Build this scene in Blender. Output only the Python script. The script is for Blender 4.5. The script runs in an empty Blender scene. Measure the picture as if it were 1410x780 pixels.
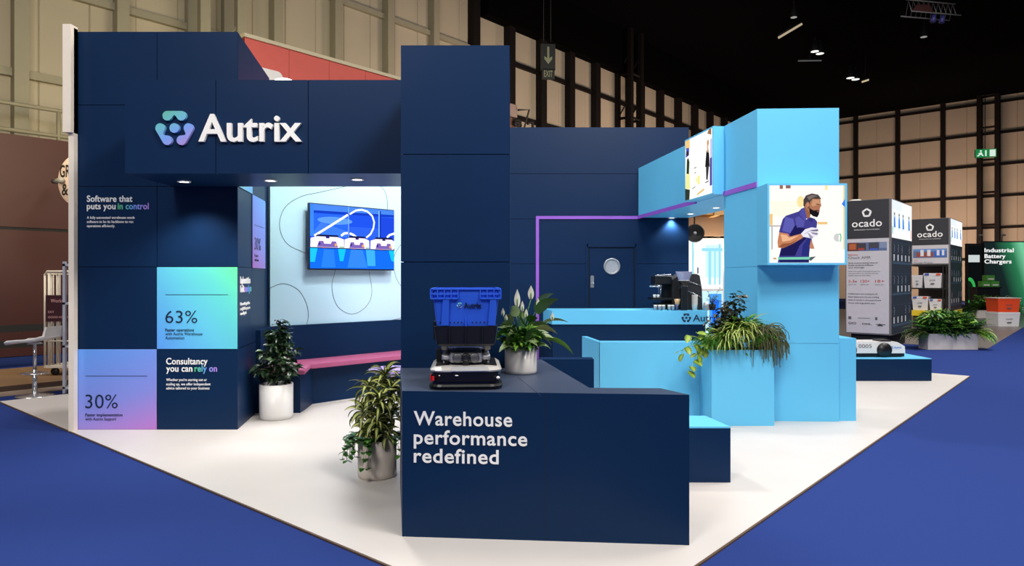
import bpy, math, random
from mathutils import Vector, Matrix
random.seed(7)
SC = bpy.context.scene
COL = SC.collection
R = math.radians
F, H0, CH = 940.0, 384.0, 1.55           # focal length and horizon row in pixels of a 1410x780 frame, eye height

# ------------------------------------------------------------------ camera, world, exposure, hall lights
cd = bpy.data.cameras.new('camera'); cam = bpy.data.objects.new('camera', cd); COL.objects.link(cam)
cam.location = (0, 0, CH); cam.rotation_euler = (R(90), 0, 0)
cd.sensor_width = 36; cd.lens = F / 1410 * 36; cd.shift_y = (H0 - 390) / 1410; cd.clip_end = 300; cd.clip_start = .05
SC.camera = cam
SC.view_settings.view_transform = 'Standard'; SC.view_settings.look = 'None'
SC.view_settings.exposure = 0.0; SC.view_settings.gamma = 1; SC.view_settings.use_curve_mapping = False
w = bpy.data.worlds.new('world'); SC.world = w; w.use_nodes = True
w.node_tree.nodes['Background'].inputs[0].default_value = (.80, .88, 1.0, 1)
w.node_tree.nodes['Background'].inputs[1].default_value = .13

def area(name, loc, tgt, size, power, col=(1, 1, 1), sy=None, spread=None):
    l = bpy.data.lights.new(name, 'AREA'); l.energy = power; l.color = col; l.size = size
    if sy: l.shape = 'RECTANGLE'; l.size_y = sy
    if spread: l.spread = R(spread)
    o = bpy.data.objects.new(name, l); COL.objects.link(o); o.location = loc
    o.rotation_euler = (Vector(tgt) - Vector(loc)).to_track_quat('-Z', 'Y').to_euler()
    return o
# rows of hall lamps over the aisle and the stand
area('hall_lamp', (-4, -3, 9), (-2, 8, 1), 2.5, 620, (1, .97, .94))
area('hall_lamp', (5, -3, 9), (3.2, 8, 1), 2.5, 400, (1, .97, .94))
area('hall_lamp', (2.5, 2.2, 7.5), (2.1, 7.5, 0), 1.5, 420, (1, .97, .94))  # unseen extra lamp, added to brighten the low blue fronts
area('hall_lamp', (-3.0, 9.5, 9), (0, 4.5, .6), 1.0, 380, (1, .96, .93))
area('hall_lamp', (3.5, 6.5, 11), (2.5, 6, 0), 2.5, 300, (1, .95, .9))
area('hall_lamp', (9.5, 8, 11), (9, 9, 0), 3.0, 650, (1, .96, .93))
area('hall_lamp', (12, 12, 9), (10, 17, 1), 3.0, 750, (1, .96, .93))
area('hall_lamp', (14, 19, 11), (13, 20, 0), 4.0, 420, (1, .95, .92))
area('hall_lamp', (-9, 5, 10), (-9, 6, 0), 2.5, 150, (1, .95, .9), spread=100)
area('alcove_lamp', (-.2, 7.3, 6.2), (-2.1, 9.4, 1.7), .6, 36, (.95, .98, 1), spread=70)
# warm unseen fill lights, added to brighten the hall cladding and maroon wall
area('wall_fill', (-7, 10, 4.6), (-13, 17, 4.2), 3, 165, (1, .85, .47))
area('wall_fill', (-3.5, 15.5, 4.8), (-8, 20, 4.6), 3, 190, (1, .85, .48))
area('wall_fill', (3.0, 22, 5.0), (-2, 28, 7.0), 2.5, 400, (1, .74, .55))
area('wall_fill', (11, 31, 4.0), (5, 37, 7), 3, 700, (1, .70, .53))
area('wall_fill', (20, 42, 4.0), (14, 48, 6), 3, 400, (1, .70, .53))
area('wall_fill', (26, 42, 2.5), (33, 50, 6), 6, 950, (1, .66, .5))
area('wall_fill', (-7.6, 9.6, 5.0), (-9.2, 14.0, 1.6), 1.5, 14, (1, .72, .6))

# ------------------------------------------------------------------ materials
def s2l(c):
    return tuple((x / 12.92 if x <= .04045 else ((x + .055) / 1.055) ** 2.4) for x in [v / 255 for v in c])
MC = {}
def mat(name, rgb, rough=.6, metal=0, var=.06, scale=8, bump=0, spec=.5, lin=False, coat=0):
    if name in MC: return MC[name]
    m = bpy.data.materials.new(name); m.use_nodes = True; nt = m.node_tree; b = nt.nodes['Principled BSDF']
    c = rgb if lin else s2l(rgb)
    tc = nt.nodes.new('ShaderNodeTexCoord'); nz = nt.nodes.new('ShaderNodeTexNoise'); nz.inputs['Scale'].default_value = scale
    nz.inputs['Detail'].default_value = 4
    nt.links.new(tc.outputs['Object'], nz.inputs['Vector'])
    mx = nt.nodes.new('ShaderNodeMix'); mx.data_type = 'RGBA'
    mx.inputs[6].default_value = (*[x * (1 - var) for x in c], 1); mx.inputs[7].default_value = (*[min(1, x * (1 + var)) for x in c], 1)
    nt.links.new(nz.outputs['Fac'], mx.inputs[0]); nt.links.new(mx.outputs[2], b.inputs['Base Color'])
    b.inputs['Roughness'].default_value = rough; b.inputs['Metallic'].default_value = metal
    b.inputs['Specular IOR Level'].default_value = spec
    if coat: b.inputs['Coat Weight'].default_value = coat
    if bump:
        bp = nt.nodes.new('ShaderNodeBump'); bp.inputs['Strength'].default_value = bump; bp.inputs['Distance'].default_value = .01
        nt.links.new(nz.outputs['Fac'], bp.inputs['Height']); nt.links.new(bp.outputs[0], b.inputs['Normal'])
    MC[name] = m; return m
def emit(rgb, k=1.0, name=None):
    key = ('e', rgb, k)
    if key in MC: return MC[key]
    m = bpy.data.materials.new(name or 'lit_%d_%d_%d' % rgb); m.use_nodes = True; nt = m.node_tree; nt.nodes.clear()
    e = nt.nodes.new('ShaderNodeEmission'); o = nt.nodes.new('ShaderNodeOutputMaterial')
    e.inputs[0].default_value = (*s2l(rgb), 1); e.inputs[1].default_value = k
    nt.links.new(e.outputs[0], o.inputs[0]); MC[key] = m; return m
def grad(name, stops, wx=1, wz=0, rough=.5, emission=0):
    """a printed colour blend over the part's own bounds: stops = [(pos, rgb)]"""
    m = bpy.data.materials.new(name); m.use_nodes = True; nt = m.node_tree; b = nt.nodes['Principled BSDF']
    tc = nt.nodes.new('ShaderNodeTexCoord'); sp = nt.nodes.new('ShaderNodeVectorMath'); sp.operation = 'DOT_PRODUCT'
    sp.inputs[1].default_value = (wx, 0, wz); nt.links.new(tc.outputs['Generated'], sp.inputs[0])
    ad = nt.nodes.new('ShaderNodeMath'); ad.operation = 'ADD'; ad.inputs[1].default_value = -min(wx, 0) - min(wz, 0)
    nt.links.new(sp.outputs['Value'], ad.inputs[0])
    dv = nt.nodes.new('ShaderNodeMath'); dv.operation = 'DIVIDE'; dv.inputs[1].default_value = abs(wx) + abs(wz)
    nt.links.new(ad.outputs[0], dv.inputs[0])
    cr = nt.nodes.new('ShaderNodeValToRGB'); el = cr.color_ramp.elements
    while len(el) < len(stops): el.new(.5)
    for e, (p, c) in zip(el, stops): e.position = p; e.color = (*s2l(c), 1)
    nt.links.new(dv.outputs[0], cr.inputs[0]); nt.links.new(cr.outputs[0], b.inputs['Base Color'])
    b.inputs['Roughness'].default_value = rough
    if emission:
        nt.links.new(cr.outputs[0], b.inputs['Emission Color']); b.inputs['Emission Strength'].default_value = emission
    return m

NAVY = mat('navy_panel', (.0055, .0235, .073), .38, var=.05, scale=3, lin=True, spec=.12)
SEAM = mat('navy_joint', (.004, .008, .022), .8, lin=True)
NTOP = NAVY
BLUE = mat('light_blue_panel', (.135, .545, .85), .5, var=.03, scale=2, lin=True, spec=.2)
PURP = mat('purple_trim', (150, 88, 205), .5)
PINK = mat('pink_cushion', (172, 84, 124), .8, bump=.05, scale=60)
WHITE = mat('white_gloss', (236, 232, 228), .25)
WHITEM = mat('white_matt', (238, 233, 226), .6)
WTXT = mat('white_lettering', (250, 248, 244), .5, var=0)
DTXT = mat('dark_lettering', (22, 36, 66), .5, var=0)
BLACK = mat('black_plastic', (16, 16, 18), .4)
BLACKM = mat('black_matt', (13, 13, 15), .7)
CHROME = mat('chrome', (215, 215, 218), .2, metal=.8)
NTOP = mat('navy_sheen_top', (.0055, .0235, .073), .38, var=.05, scale=3, lin=True, spec=.2)  # panel navy again, sheen added to put a pale light haze on top
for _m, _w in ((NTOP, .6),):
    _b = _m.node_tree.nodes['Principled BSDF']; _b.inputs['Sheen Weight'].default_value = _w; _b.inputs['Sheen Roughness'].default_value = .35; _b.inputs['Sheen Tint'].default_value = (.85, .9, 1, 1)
STEEL = mat('brushed_steel', (176, 176, 180), .4, metal=.6)
GREYP = mat('grey_paint', (120, 118, 116), .6)
FLOORW = mat('white_floor', (210, 204, 199), .42, var=.05, scale=2.2, spec=.4)
CARPET = mat('blue_carpet', (40, 60, 124), .95, var=.22, scale=260, bump=.35, spec=.1)
SOIL = mat('soil', (40, 30, 22), .9, bump=.4, scale=40)
BARK = mat('bark', (84, 66, 44), .9, bump=.3, scale=40)

# ------------------------------------------------------------------ geometry helpers
class MB:
    def __init__(s): s.v = []; s.f = []; s.m = []; s.s = []
    def face(s, pts, m=0, smooth=False):
        i = len(s.v); s.v += [tuple(p) for p in pts]; s.f.append(tuple(range(i, i + len(pts)))); s.m.append(m); s.s.append(smooth)
    def add(s, vs, fs, m=0, smooth=False, M=None):
        i = len(s.v)
        s.v += [tuple(M @ Vector(p)) if M else tuple(p) for p in vs]
        for f in fs: s.f.append(tuple(i + k for k in f)); s.m.append(m); s.s.append(smooth)
    def prism(s, poly, z0, z1, m=0, M=None, top=None):
        n = len(poly); a = sum(poly[i][0] * poly[(i + 1) % n][1] - poly[(i + 1) % n][0] * poly[i][1] for i in range(n))
        if a < 0: poly = poly[::-1]
        vs = [(p[0], p[1], z0) for p in poly] + [(p[0], p[1], z1) for p in poly]
        s.add(vs, [tuple(range(n - 1, -1, -1))] + [(i, (i + 1) % n, n + (i + 1) % n, n + i) for i in range(n)], m, False, M)
        i = len(s.v) - n; s.f.append(tuple(range(i, i + n))); s.m.append(m if top is None else top); s.s.append(False)
    def box(s, x0, x1, y0, y1, z0, z1, m=0, M=None, b=0):
        if b:
            c = [(x0 + b, y0), (x1 - b, y0), (x1, y0 + b), (x1, y1 - b), (x1 - b, y1), (x0 + b, y1), (x0, y1 - b), (x0, y0 + b)]
            ci = [(x0 + b, y0 + b), (x1 - b, y0 + b), (x1 - b, y0 + b), (x1 - b, y1 - b), (x1 - b, y1 - b), (x0 + b, y1 - b), (x0 + b, y1 - b), (x0 + b, y0 + b)]
            vs = [(p[0], p[1], z0) for p in ci] + [(p[0], p[1], z0 + b) for p in c] + [(p[0], p[1], z1 - b) for p in c] + [(p[0], p[1], z1) for p in ci]
            fs = [(6, 5, 3, 1)] + [(25, 27, 29, 31)]
            for k in (0, 8, 16):
                for i in range(8):
                    fs.append((k + i, k + (i + 1) % 8, k + 8 + (i + 1) % 8, k + 8 + i))
            s.add(vs, fs, m, False, M); return
        s.prism([(x0, y0), (x1, y0), (x1, y1), (x0, y1)], z0, z1, m, M)
    def lathe(s, prof, c=(0, 0, 0), n=32, m=0, M=None, smooth=True):
        vs = []; fs = []; k = len(prof)
        for i in range(n):
            a = 2 * math.pi * i / n
            for r, z in prof: vs.append((c[0] + r * math.cos(a), c[1] + r * math.sin(a), c[2] + z))
        for i in range(n):
            for j in range(k - 1):
                a, b2 = i * k + j, ((i + 1) % n) * k + j
                fs.append((a, b2, b2 + 1, a + 1))
        s.add(vs, fs, m, smooth, M)
    def tube(s, pts, r, n=8, m=0, M=None, cap=True, smooth=True):
        pts = [Vector(p) for p in pts]; rr = r if isinstance(r, (list, tuple)) else [r] * len(pts)
        vs = []; fs = []; up = None
        for i, p in enumerate(pts):
            t = (pts[min(i + 1, len(pts) - 1)] - pts[max(i - 1, 0)]).normalized()
            if up is None: up = Vector((0, 0, 1)) if abs(t.z) < .9 else Vector((1, 0, 0))
            x = t.cross(up).normalized(); up = x.cross(t).normalized()
            for k in range(n):
                a = 2 * math.pi * k / n; vs.append(tuple(p + x * rr[i] * math.cos(a) + up * rr[i] * math.sin(a)))
        for i in range(len(pts) - 1):
            for k in range(n): fs.append((i * n + k, i * n + (k + 1) % n, (i + 1) * n + (k + 1) % n, (i + 1) * n + k))
        if cap: fs += [tuple(range(n - 1, -1, -1)), tuple((len(pts) - 1) * n + k for k in range(n))]
        s.add(vs, fs, m, smooth, M)
    def ball(s, c, r, m=0, n=12, M=None):
        rx, ry, rz = r if isinstance(r, (list, tuple)) else (r, r, r)
        vs = []; fs = []; k = n // 2
        for j in range(k + 1):
            p = math.pi * j / k - math.pi / 2
            for i in range(n):
                a = 2 * math.pi * i / n; vs.append((c[0] + rx * math.cos(p) * math.cos(a), c[1] + ry * math.cos(p) * math.sin(a), c[2] + rz * math.sin(p)))
        for j in range(k):
            for i in range(n): fs.append((j * n + i, j * n + (i + 1) % n, (j + 1) * n + (i + 1) % n, (j + 1) * n + i))
        s.add(vs, fs, m, True, M)
    def leaf(s, p, az, el, L, W, droop=.8, n=5, me=0, mc=None, fold=.25, twist=0, prof=None, roll=0):
        """a curved leaf: az heading, el start elevation, droop total bend"""
        p = Vector(p); cols = 2 if mc is None else 4; vs = []; fs = []; fm = []
        hd = Vector((math.cos(az), math.sin(az), 0)); sd0 = Vector((-math.sin(az), math.cos(az), 0)); e = el
        for i in range(n + 1):
            t = i / n
            wd = W * .5 * (prof(t) if prof else (math.sin(math.pi * min(1, (.08 + .92 * t)) ** .8)) if i < n else 0)
            if i == n: wd = W * .02
            d = hd * math.cos(e) + Vector((0, 0, math.sin(e))); up = d.cross(sd0) * -1
            up = sd0.cross(d) * -1
            a = roll + twist * t; sd = sd0 * math.cos(a) + up * math.sin(a); nn = up * math.cos(a) - sd0 * math.sin(a)
            for c in range(cols + 1):
                k = (c / cols - .5) * 2; vs.append(tuple(p + sd * wd * k + nn * (abs(k) * wd * fold)))
            p = p + d * (L / n); e -= droop / n
        for i in range(n):
            for c in range(cols):
                a = i * (cols + 1) + c; f = (a, a + 1, a + cols + 2, a + cols + 1); i0 = len(s.v)
                fs.append(f); fm.append(me if (mc is None or c in (0, 3)) else mc)
        i0 = len(s.v); s.v += vs
        for f, mm in zip(fs, fm): s.f.append(tuple(i0 + k for k in f)); s.m.append(mm); s.s.append(True)
        return p
    def build(s, name, mats, parent=None, local=False):
        me = bpy.data.meshes.new(name); off = Vector((0, 0, 0))
        if parent and not local:
            q = parent
            while q: off += q.location; q = q.parent
        me.from_pydata([(x - off.x, y - off.y, z - off.z) for x, y, z in s.v] if off.length else s.v, [], s.f)
        for m in (mats if isinstance(mats, (list, tuple)) else [mats]): me.materials.append(m)
        me.polygons.foreach_set('material_index', s.m); me.polygons.foreach_set('use_smooth', s.s); me.update()
        o = bpy.data.objects.new(name, me); COL.objects.link(o); o.parent = parent
        return o
def each(mb, name, mats, parent=None, local=False):
    """every separate piece of mb becomes an object of its own"""
    par = list(range(len(mb.v)))
    def fd(i):
        while par[i] != i: par[i] = par[par[i]]; i = par[i]
        return i
    for f in mb.f:
        r_ = fd(f[0])
        for i in f[1:]: par[fd(i)] = r_
    gr_ = {}
    for k_, f in enumerate(mb.f): gr_.setdefault(fd(f[0]), []).append(k_)
    for ks in gr_.values():
        b = MB(); mp = {}
        for k_ in ks:
            for i in mb.f[k_]:
                if i not in mp: mp[i] = len(b.v); b.v.append(mb.v[i])
            b.f.append(tuple(mp[i] for i in mb.f[k_])); b.m.append(mb.m[k_]); b.s.append(mb.s[k_])
        b.build(name, mats, parent, local)
def tag(o, label=None, cat=None, group=None, kind=None):
    if label: o['label'] = label
    if cat: o['category'] = cat
    if group: o['group'] = group
    if kind: o['kind'] = kind
    return o
def thing(name, label, cat, loc, rz=0, group=None):
    o = bpy.data.objects.new(name, None); COL.objects.link(o); o.location = loc; o.rotation_euler = (0, 0, rz); o.empty_display_size = .1
    return tag(o, label, cat, group)
def keep(mb, fn):
    """leaves bend against the surface they would touch"""
    mb.v = [fn(*v) for v in mb.v]
def copy_tree(o, parent=None):
    c = o.copy(); COL.objects.link(c)
    if parent: c.parent = parent
    for ch in list(o.children): copy_tree(ch, c)
    return c
def struct(o): o['kind'] = 'structure'; return o
def frame(org, xd, zd=(0, 0, 1)):
    """matrix whose local x runs along xd, z up, y into the surface (away from the viewer)"""
    x = Vector(xd).normalized(); z = Vector(zd).normalized(); y = z.cross(x).normalized()
    return Matrix(((x.x, y.x, z.x, org[0]), (x.y, y.y, z.y, org[1]), (x.z, y.z, z.z, org[2]), (0, 0, 0, 1)))
def ray(u, v): return Vector(((u - 705) / F, 1, (H0 - v) / F))
def at(u, v, Y): return Vector((0, 0, CH)) + ray(u, v) * Y
def onplane(u, v, p, n):
    d = ray(u, v); o = Vector((0, 0, CH)); t = (Vector(p) - o).dot(Vector(n)) / d.dot(Vector(n)); return o + d * t

_fc = {}
def glyphs(s, bold=0, sp=1.0, ext=0):
    k = (s, bold, sp, ext)
    if k in _fc: return _fc[k]
    c = bpy.data.curves.new('t', 'FONT'); c.body = s; c.offset = bold; c.space_character = sp; c.extrude = ext; c.resolution_u = 4
    o = bpy.data.objects.new('t', c); COL.objects.link(o); bpy.context.view_layer.update()
    me = o.to_mesh(); vs = [tuple(v.co) for v in me.vertices]; fs = [tuple(p.vertices) for p in me.polygons]; o.to_mesh_clear()
    bpy.data.objects.remove(o); bpy.data.curves.remove(c)
    _fc[k] = (vs, fs); return _fc[k]
CAP = max(v[1] for v in glyphs('H')[0])
def text(mb, s, M, x, z, cap, width=None, bold=.012, sp=1.04, depth=.003, m=0, center=False):
    """lettering on the surface frame M (local x right, z up, -y toward the viewer)"""
    vs, fs = glyphs(s, bold, sp, .5)
    k = cap / CAP; x0 = min(v[0] for v in vs); x1 = max(v[0] for v in vs); kx = k if not width else width / (x1 - x0)
    ox = x - (x1 - x0) * kx / 2 if center else x
    mb.add([(ox + (v[0] - x0) * kx, -depth * (.5 + v[2]) - .0008, z + v[1] * k) for v in vs], fs, m, False, M)
def logo(mb, M, cx, cz, rad, depth, m=0):
    """a dot inside three notched rounded bars set in a ring"""
    u = rad / 162.0; r, a, Rr = 41, 60, 105
    def put(poly):
        n = len(poly); vs = [(cx + p[0] * u, -depth, cz + p[1] * u) for p in poly] + [(cx + p[0] * u, -.0005, cz + p[1] * u) for p in poly]
        mb.add(vs, [tuple(range(n))] + [(i, n + i, n + (i + 1) % n, (i + 1) % n) for i in range(n)], m, False, M)
    put([(41 * math.cos(t * math.pi / 12), 41 * math.sin(t * math.pi / 12)) for t in range(24)])
    half = [(-a + r * math.cos(R(t)), Rr + r * math.sin(R(t))) for t in range(90, 331, 15)]
    x0, y0 = half[-1]
    half += [(x0 * (1 - t) ** 1.3, y0 + (Rr + 5 - y0) * (1 - (1 - t) ** 2)) for t in (.25, .5, .75, 1)]
    piece = half + [(-x, y) for x, y in half[::-1][1:]]
    for k in range(3):
        c, s_ = math.cos(R(120 * k)), math.sin(R(120 * k)); put([(x * c - y * s_, x * s_ + y * c) for x, y in piece])
def picture(name, parent, M, W, Hh, items, k=1.0, mats_lit=True):
    """flat printed or lit picture: items in 0..1 coordinates, later ones lie a hair above"""
    mb = MB(); ms = []
    for i, it in enumerate(items):
        c = it[-1]; mm = emit(c, k) if mats_lit else mat('print_%d_%d_%d' % c, c, .5, var=0)
        if mm not in ms: ms.append(mm)
        y = -.0004 * (i + 1)
        if it[0] == 'p': pts = it[1]
        elif it[0] == 'r': x0, x1, y0, y1 = it[1]; pts = [(x0, y0), (x1, y0), (x1, y1), (x0, y1)]
        elif it[0] == 'e': cx, cy, rx, ry = it[1]; pts = [(cx + rx * math.cos(t * math.pi / 10), cy + ry * math.sin(t * math.pi / 10)) for t in range(20)]
        elif it[0] == 'l':
            pl, wd = it[1], it[2]
            for q in range(len(pl) - 1):
                a, b2 = Vector((pl[q][0] * W, pl[q][1] * Hh)), Vector((pl[q + 1][0] * W, pl[q + 1][1] * Hh)); t = (b2 - a).normalized(); nn = Vector((-t.y, t.x)) * wd * .5; a -= t * wd * .2; b2 += t * wd * .2
                mb.face([M @ Vector((p.x, y, p.y)) for p in (a - nn, b2 - nn, b2 + nn, a + nn)], ms.index(mm))
            continue
        mb.face([M @ Vector((min(max(p[0], 0), 1) * W, y, min(max(p[1], 0), 1) * Hh)) for p in pts], ms.index(mm))
    return mb.build(name, ms, parent)

# ------------------------------------------------------------------ the hall: floor, walls, ceiling
E1 = Vector((.655, .755, 0)).normalized(); E2 = Vector((-E1.y, E1.x, 0))
mb = MB(); mb.box(-45, 60, -10, 85, -.06, -.012)
struct(mb.build('floor', CARPET))
P0 = Vector((.286, 2.89, 0)); PR = Vector((7.285, 10.87, 0)); PL = Vector((-6.47, 8.62, 0)); PB = PL + (PR - P0)
mb = MB(); mb.prism([p.xy for p in (P0, PR, PB, PL)], -.012, 0)
struct(mb.build('floor', FLOORW))
mb = MB(); lip = mat('floor_edge_tape', (92, 70, 52), .6)
for a, b2 in ((P0, PR), (PL, P0), (PB, PL), (PR, PB)):
    d = (b2 - a).normalized(); n = Vector((d.y, -d.x, 0)) * .014
    mb.prism([p.xy for p in (a, b2, b2 + n, a + n)], -.0119, -.001)
struct(mb.build('trim_1', lip))
mb = MB(); g0 = Vector((10.6, 15.2, 0)); L1 = E1 * 19; L2 = E2 * 12
mb.prism([p.xy for p in (g0, g0 + L1, g0 + L1 + L2, g0 + L2)], -.0119, -.002)
struct(mb.build('floor', mat('grey_vinyl', (112, 108, 104), .35, var=.1, scale=3)))

HL = Vector((-10.8, 16, 0)); CORN = HL + E1 * 51.8
CLAD = mat('hall_cladding', (176, 166, 146), .7, var=.12, scale=.5)
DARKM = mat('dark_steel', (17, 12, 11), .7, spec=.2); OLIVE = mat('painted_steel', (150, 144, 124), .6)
def hallwall(name, org, d, n, s0, s1, top, cols, trusses, zs, dark_from, rib=1.05):
    """ribbed cladding with girts and columns; n points into the hall"""
    mb = MB(); s = s0
    def q(s_, o, z): return org + d * s_ + n * o + Vector((0, 0, z))
    while s < s1:
        e = min(s + rib, s1)
        mb.face([q(s + .02, 0, 0), q(e - .02, 0, 0), q(e - .02, 0, top), q(s + .02, 0, top)])
        mb.face([q(e - .02, 0, 0), q(e, -.03, 0), q(e, -.03, top), q(e - .02, 0, top)]); mb.face([q(e, -.03, 0), q(e + .02, 0, 0), q(e + .02, 0, top), q(e, -.03, top)])
        s = e
    wobj = struct(mb.build(name, CLAD))
    def bar(nm, sa, sb, oa, ob, za, zb, mt):
        b = MB(); P = [q(sa, oa, 0), q(sb, oa, 0), q(sb, ob, 0), q(sa, ob, 0)]; b.prism([p.xy for p in P], za, zb); b.build(nm, mt, wobj)
    for z in zs: 
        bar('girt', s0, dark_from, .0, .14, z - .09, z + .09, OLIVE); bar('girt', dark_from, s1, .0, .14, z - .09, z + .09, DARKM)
    for c in cols:
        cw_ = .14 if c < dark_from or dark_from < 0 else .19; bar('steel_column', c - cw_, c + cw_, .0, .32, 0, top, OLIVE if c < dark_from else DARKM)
    for c in trusses:
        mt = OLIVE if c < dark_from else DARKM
        for a in (c - .5, c + .5):
            bar('truss_post', a - .13, a + .13, .0, .2, 0, top, mt); bar('truss_post', a - .13, a + .13, .75, .95, 0, top, mt)
        b = MB(); z = .8
        while z < top:
            for a, b2 in (((c - .5, .85), (c + .5, .85)), ((c - .5, .1), (c - .5, .85)), ((c + .5, .1), (c + .5, .85))):
                b.tube([q(*a, z), q(*b2, z)], .07, 4, smooth=False); (b.tube([q(*a, z), q(*b2, z + 1.1)], .04, 4, smooth=False) if dark_from > 0 else None)
            z += 2.2
        b.build('truss_lacing', mt, wobj)
    return wobj
cols = [-.65 + 2.1 * k for k in range(-5, 26)]
hw = hallwall('wall_left', HL, E1, -E2, -16, 51.8, 14, [c for c in cols if abs(c - 3.7) > 1.1 and abs(c - 25) > 1.6], [3.7, 25], (2.0, 4.1, 6.2, 8.3, 10.5, 12.6), 14)
mb = MB(); up = [HL - E1 * 2 + E1 * 16.5 - E2 * .5, CORN - E2 * .5, CORN, HL + E1 * 14.5]
mb.prism([p.xy for p in up], 11.9, 14)
mb.build('upper_cladding', mat('black_cladding', (2, 2, 2), .95, spec=.05), hw)
hr = hallwall('wall_right', CORN, -E2, -E1, 0, 60, 15, [1.45 + 2.85 * k for k in range(20) if k not in (4, 12)], [12.7], (2.9, 5.05, 7.2, 9.35, 11.5, 13.6), -1, 2.85)
mb = MB(); mb.box(-45, 70, -12, 90, 14.0, 14.3)
struct(mb.build('ceiling', mat('black_ceiling', (3, 3, 4), .95, spec=.05)))

# ------------------------------------------------------------------ the stand: walls and beams
def panels(mb, M, xs, zs, th=.018, gap=.006, m=0, ms=1):
    """facing panels with thin joints: xs, zs are the joint lines in the frame M; the joint floor lies behind"""
    for i in range(len(xs) - 1):
        for j in range(len(zs) - 1):
            x0 = xs[i] + (gap / 2 if i else 0); x1 = xs[i + 1] - (gap / 2 if i < len(xs) - 2 else 0)
            z0 = zs[j] + (gap / 2 if j else 0); z1 = zs[j + 1] - (gap / 2 if j < len(zs) - 2 else 0)
            mb.box(x0, x1, -th, 0, z0, z1, m, M)
MOD = .827; ZL = [0, .827, 1.67, 2.497, 3.333, 4.085]
A = Vector((-4.47, 7.005, 0)); B = Vector((-2.817, 7.005, 0)); SL = Vector((-.155, 1, 0)); C8 = B + SL * 1.62
SLn = SL.normalized(); sidelen = SL.length * 1.62
dw = thing('display_wall', 'tall navy panelled wall printed with 63% and 30% colour panels beside the cream end strip', 'wall', (-3.7, 7.6, 0))
mb = MB(); MF = frame(A, (1, 0, 0)); MS = frame(B, SLn)
mb.prism([(A.x, A.y + .018), (B.x - .018, B.y + .018), (C8.x - .018, C8.y), (A.x, C8.y)], 0, 4.08, 1)
MFp = frame(A + Vector((0, .018, 0)), (1, 0, 0)); MSp = frame(B + Vector((-.018, .003, 0)), SLn)
panels(mb, MFp, [0, MOD, 1.653], ZL); panels(mb, MSp, [0, .66, 1.36, sidelen], ZL)
mb.build('panelled_core', [NAVY, SEAM], dw)
def plate(name, M, x0, x1, z0, z1, m, parent, th=.004):
    b = MB(); b.box(x0, x1, -th, -.0003, z0, z1, 0, M); return b.build(name, m, parent)
GP1 = grad('print_green_blue', [(0, (96, 166, 255)), (.45, (100, 205, 235)), (.75, (96, 214, 205)), (1, (98, 226, 150))], .75, .6)
GP2 = grad('print_blue_violet', [(0, (186, 120, 205)), (.4, (140, 150, 236)), (1, (104, 168, 255))], -.35, 1)
plate('green_graphic_panel', MF, MOD + .002, 1.653, .829, 1.668, GP1, dw)['label'] = 'green to blue colour panel reading 63%'
plate('violet_graphic_panel', MF, 0, MOD - .002, .003, .825, GP2, dw)['label'] = 'violet to blue colour panel reading 30%'
MS2 = MS @ Matrix.Translation((0, -.003, 0))
plate('violet_graphic_panel', MS2, .66, 1.36, 1.672, 2.495, GP2, dw, .006)['label'] = 'violet to blue side panel reading 30%'
plate('blue_graphic_panel', MS2, .004, .657, 2.5, 3.33, grad('print_sky', [(0, (120, 190, 250)), (1, (150, 225, 235))], 1, .3), dw, .006)
RB = grad('lettering_rainbow', [(0, (95, 205, 130)), (.25, (100, 200, 190)), (.5, (110, 165, 250)), (1, (190, 140, 235))], 1, 0)
px = lambda u: (u - 705) / 134.2 - A.x                      # front wall: columns and rows to metres
pz = lambda v: CH + (H0 - v) / 134.2
mb = MB()
text(mb, 'Software that', MF, px(119.8), pz(278), .062, (182.5 - 119.8) / 134.2, .018, depth=.004)
text(mb, 'puts you', MF, px(119.8), pz(288.2), .062, (159.3 - 119.8) / 134.2, .018, depth=.004)
text(mb, 'Consultancy', MF, px(229), pz(502), .064, (286 - 229) / 134.2, .018, depth=.004)
text(mb, 'you can', MF, px(229), pz(512), .064, (265 - 229) / 134.2, .018, depth=.004)
for s_, u0, u1, v in (('A fully automated warehouse needs', 119.8, 185.5, 301.5), ('software to be its backbone to run', 119.8, 183.5, 307.2), ('operations efficiently.', 119.8, 158.5, 313),
                      ("Whether you're starting out or", 229, 285, 525), ('scaling up, we offer independent', 229, 290, 531), ('advice tailored to your business', 229, 288.5, 536.6)):
    text(mb, s_, MF, px(u0), pz(v), .026, (u1 - u0) / 134.2, .012, depth=.003)
mb.build('white_lettering', WTXT, dw)
mb = MB(); text(mb, 'in control', MF, px(162.3), pz(288.2), .062, (205 - 162.3) / 134.2, .018, depth=.004); mb.build('coloured_lettering', RB, dw)
mb = MB(); text(mb, 'rely on', MF, px(268), pz(512), .064, (299 - 268) / 134.2, .018, depth=.004); mb.build('coloured_lettering', RB, dw)
ML = MF @ Matrix.Translation((0, -.004, 0)); mb = MB()
text(mb, '63%', ML, px(228), pz(445), .125, (272 - 228) / 134.2, -.004, depth=.002); text(mb, '30%', ML, px(118), pz(562.5), .14, (162.5 - 118) / 134.2, -.004, depth=.002)
for s_, u0, u1, v, bo in (('Faster operations', 228, 267.5, 456.6, .012), ('with Autrix Warehouse', 228, 279, 462, 0), ('Automation', 228, 254, 467.5, 0), ('Faster implementation', 118, 169, 573.6, .012), ('with Autrix Support', 118, 160.5, 579.3, 0)):
    text(mb, s_, ML, px(u0), pz(v), .03, (u1 - u0) / 134.2, bo, depth=.002)
mb.box(px(228), px(314), -.002, 0, pz(406.3), pz(405.7), 0, ML); mb.box(px(118), px(203), -.002, 0, pz(518.3), pz(517.7), 0, ML)
mb.build('dark_lettering', DTXT, dw)
mb = MB()
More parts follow.
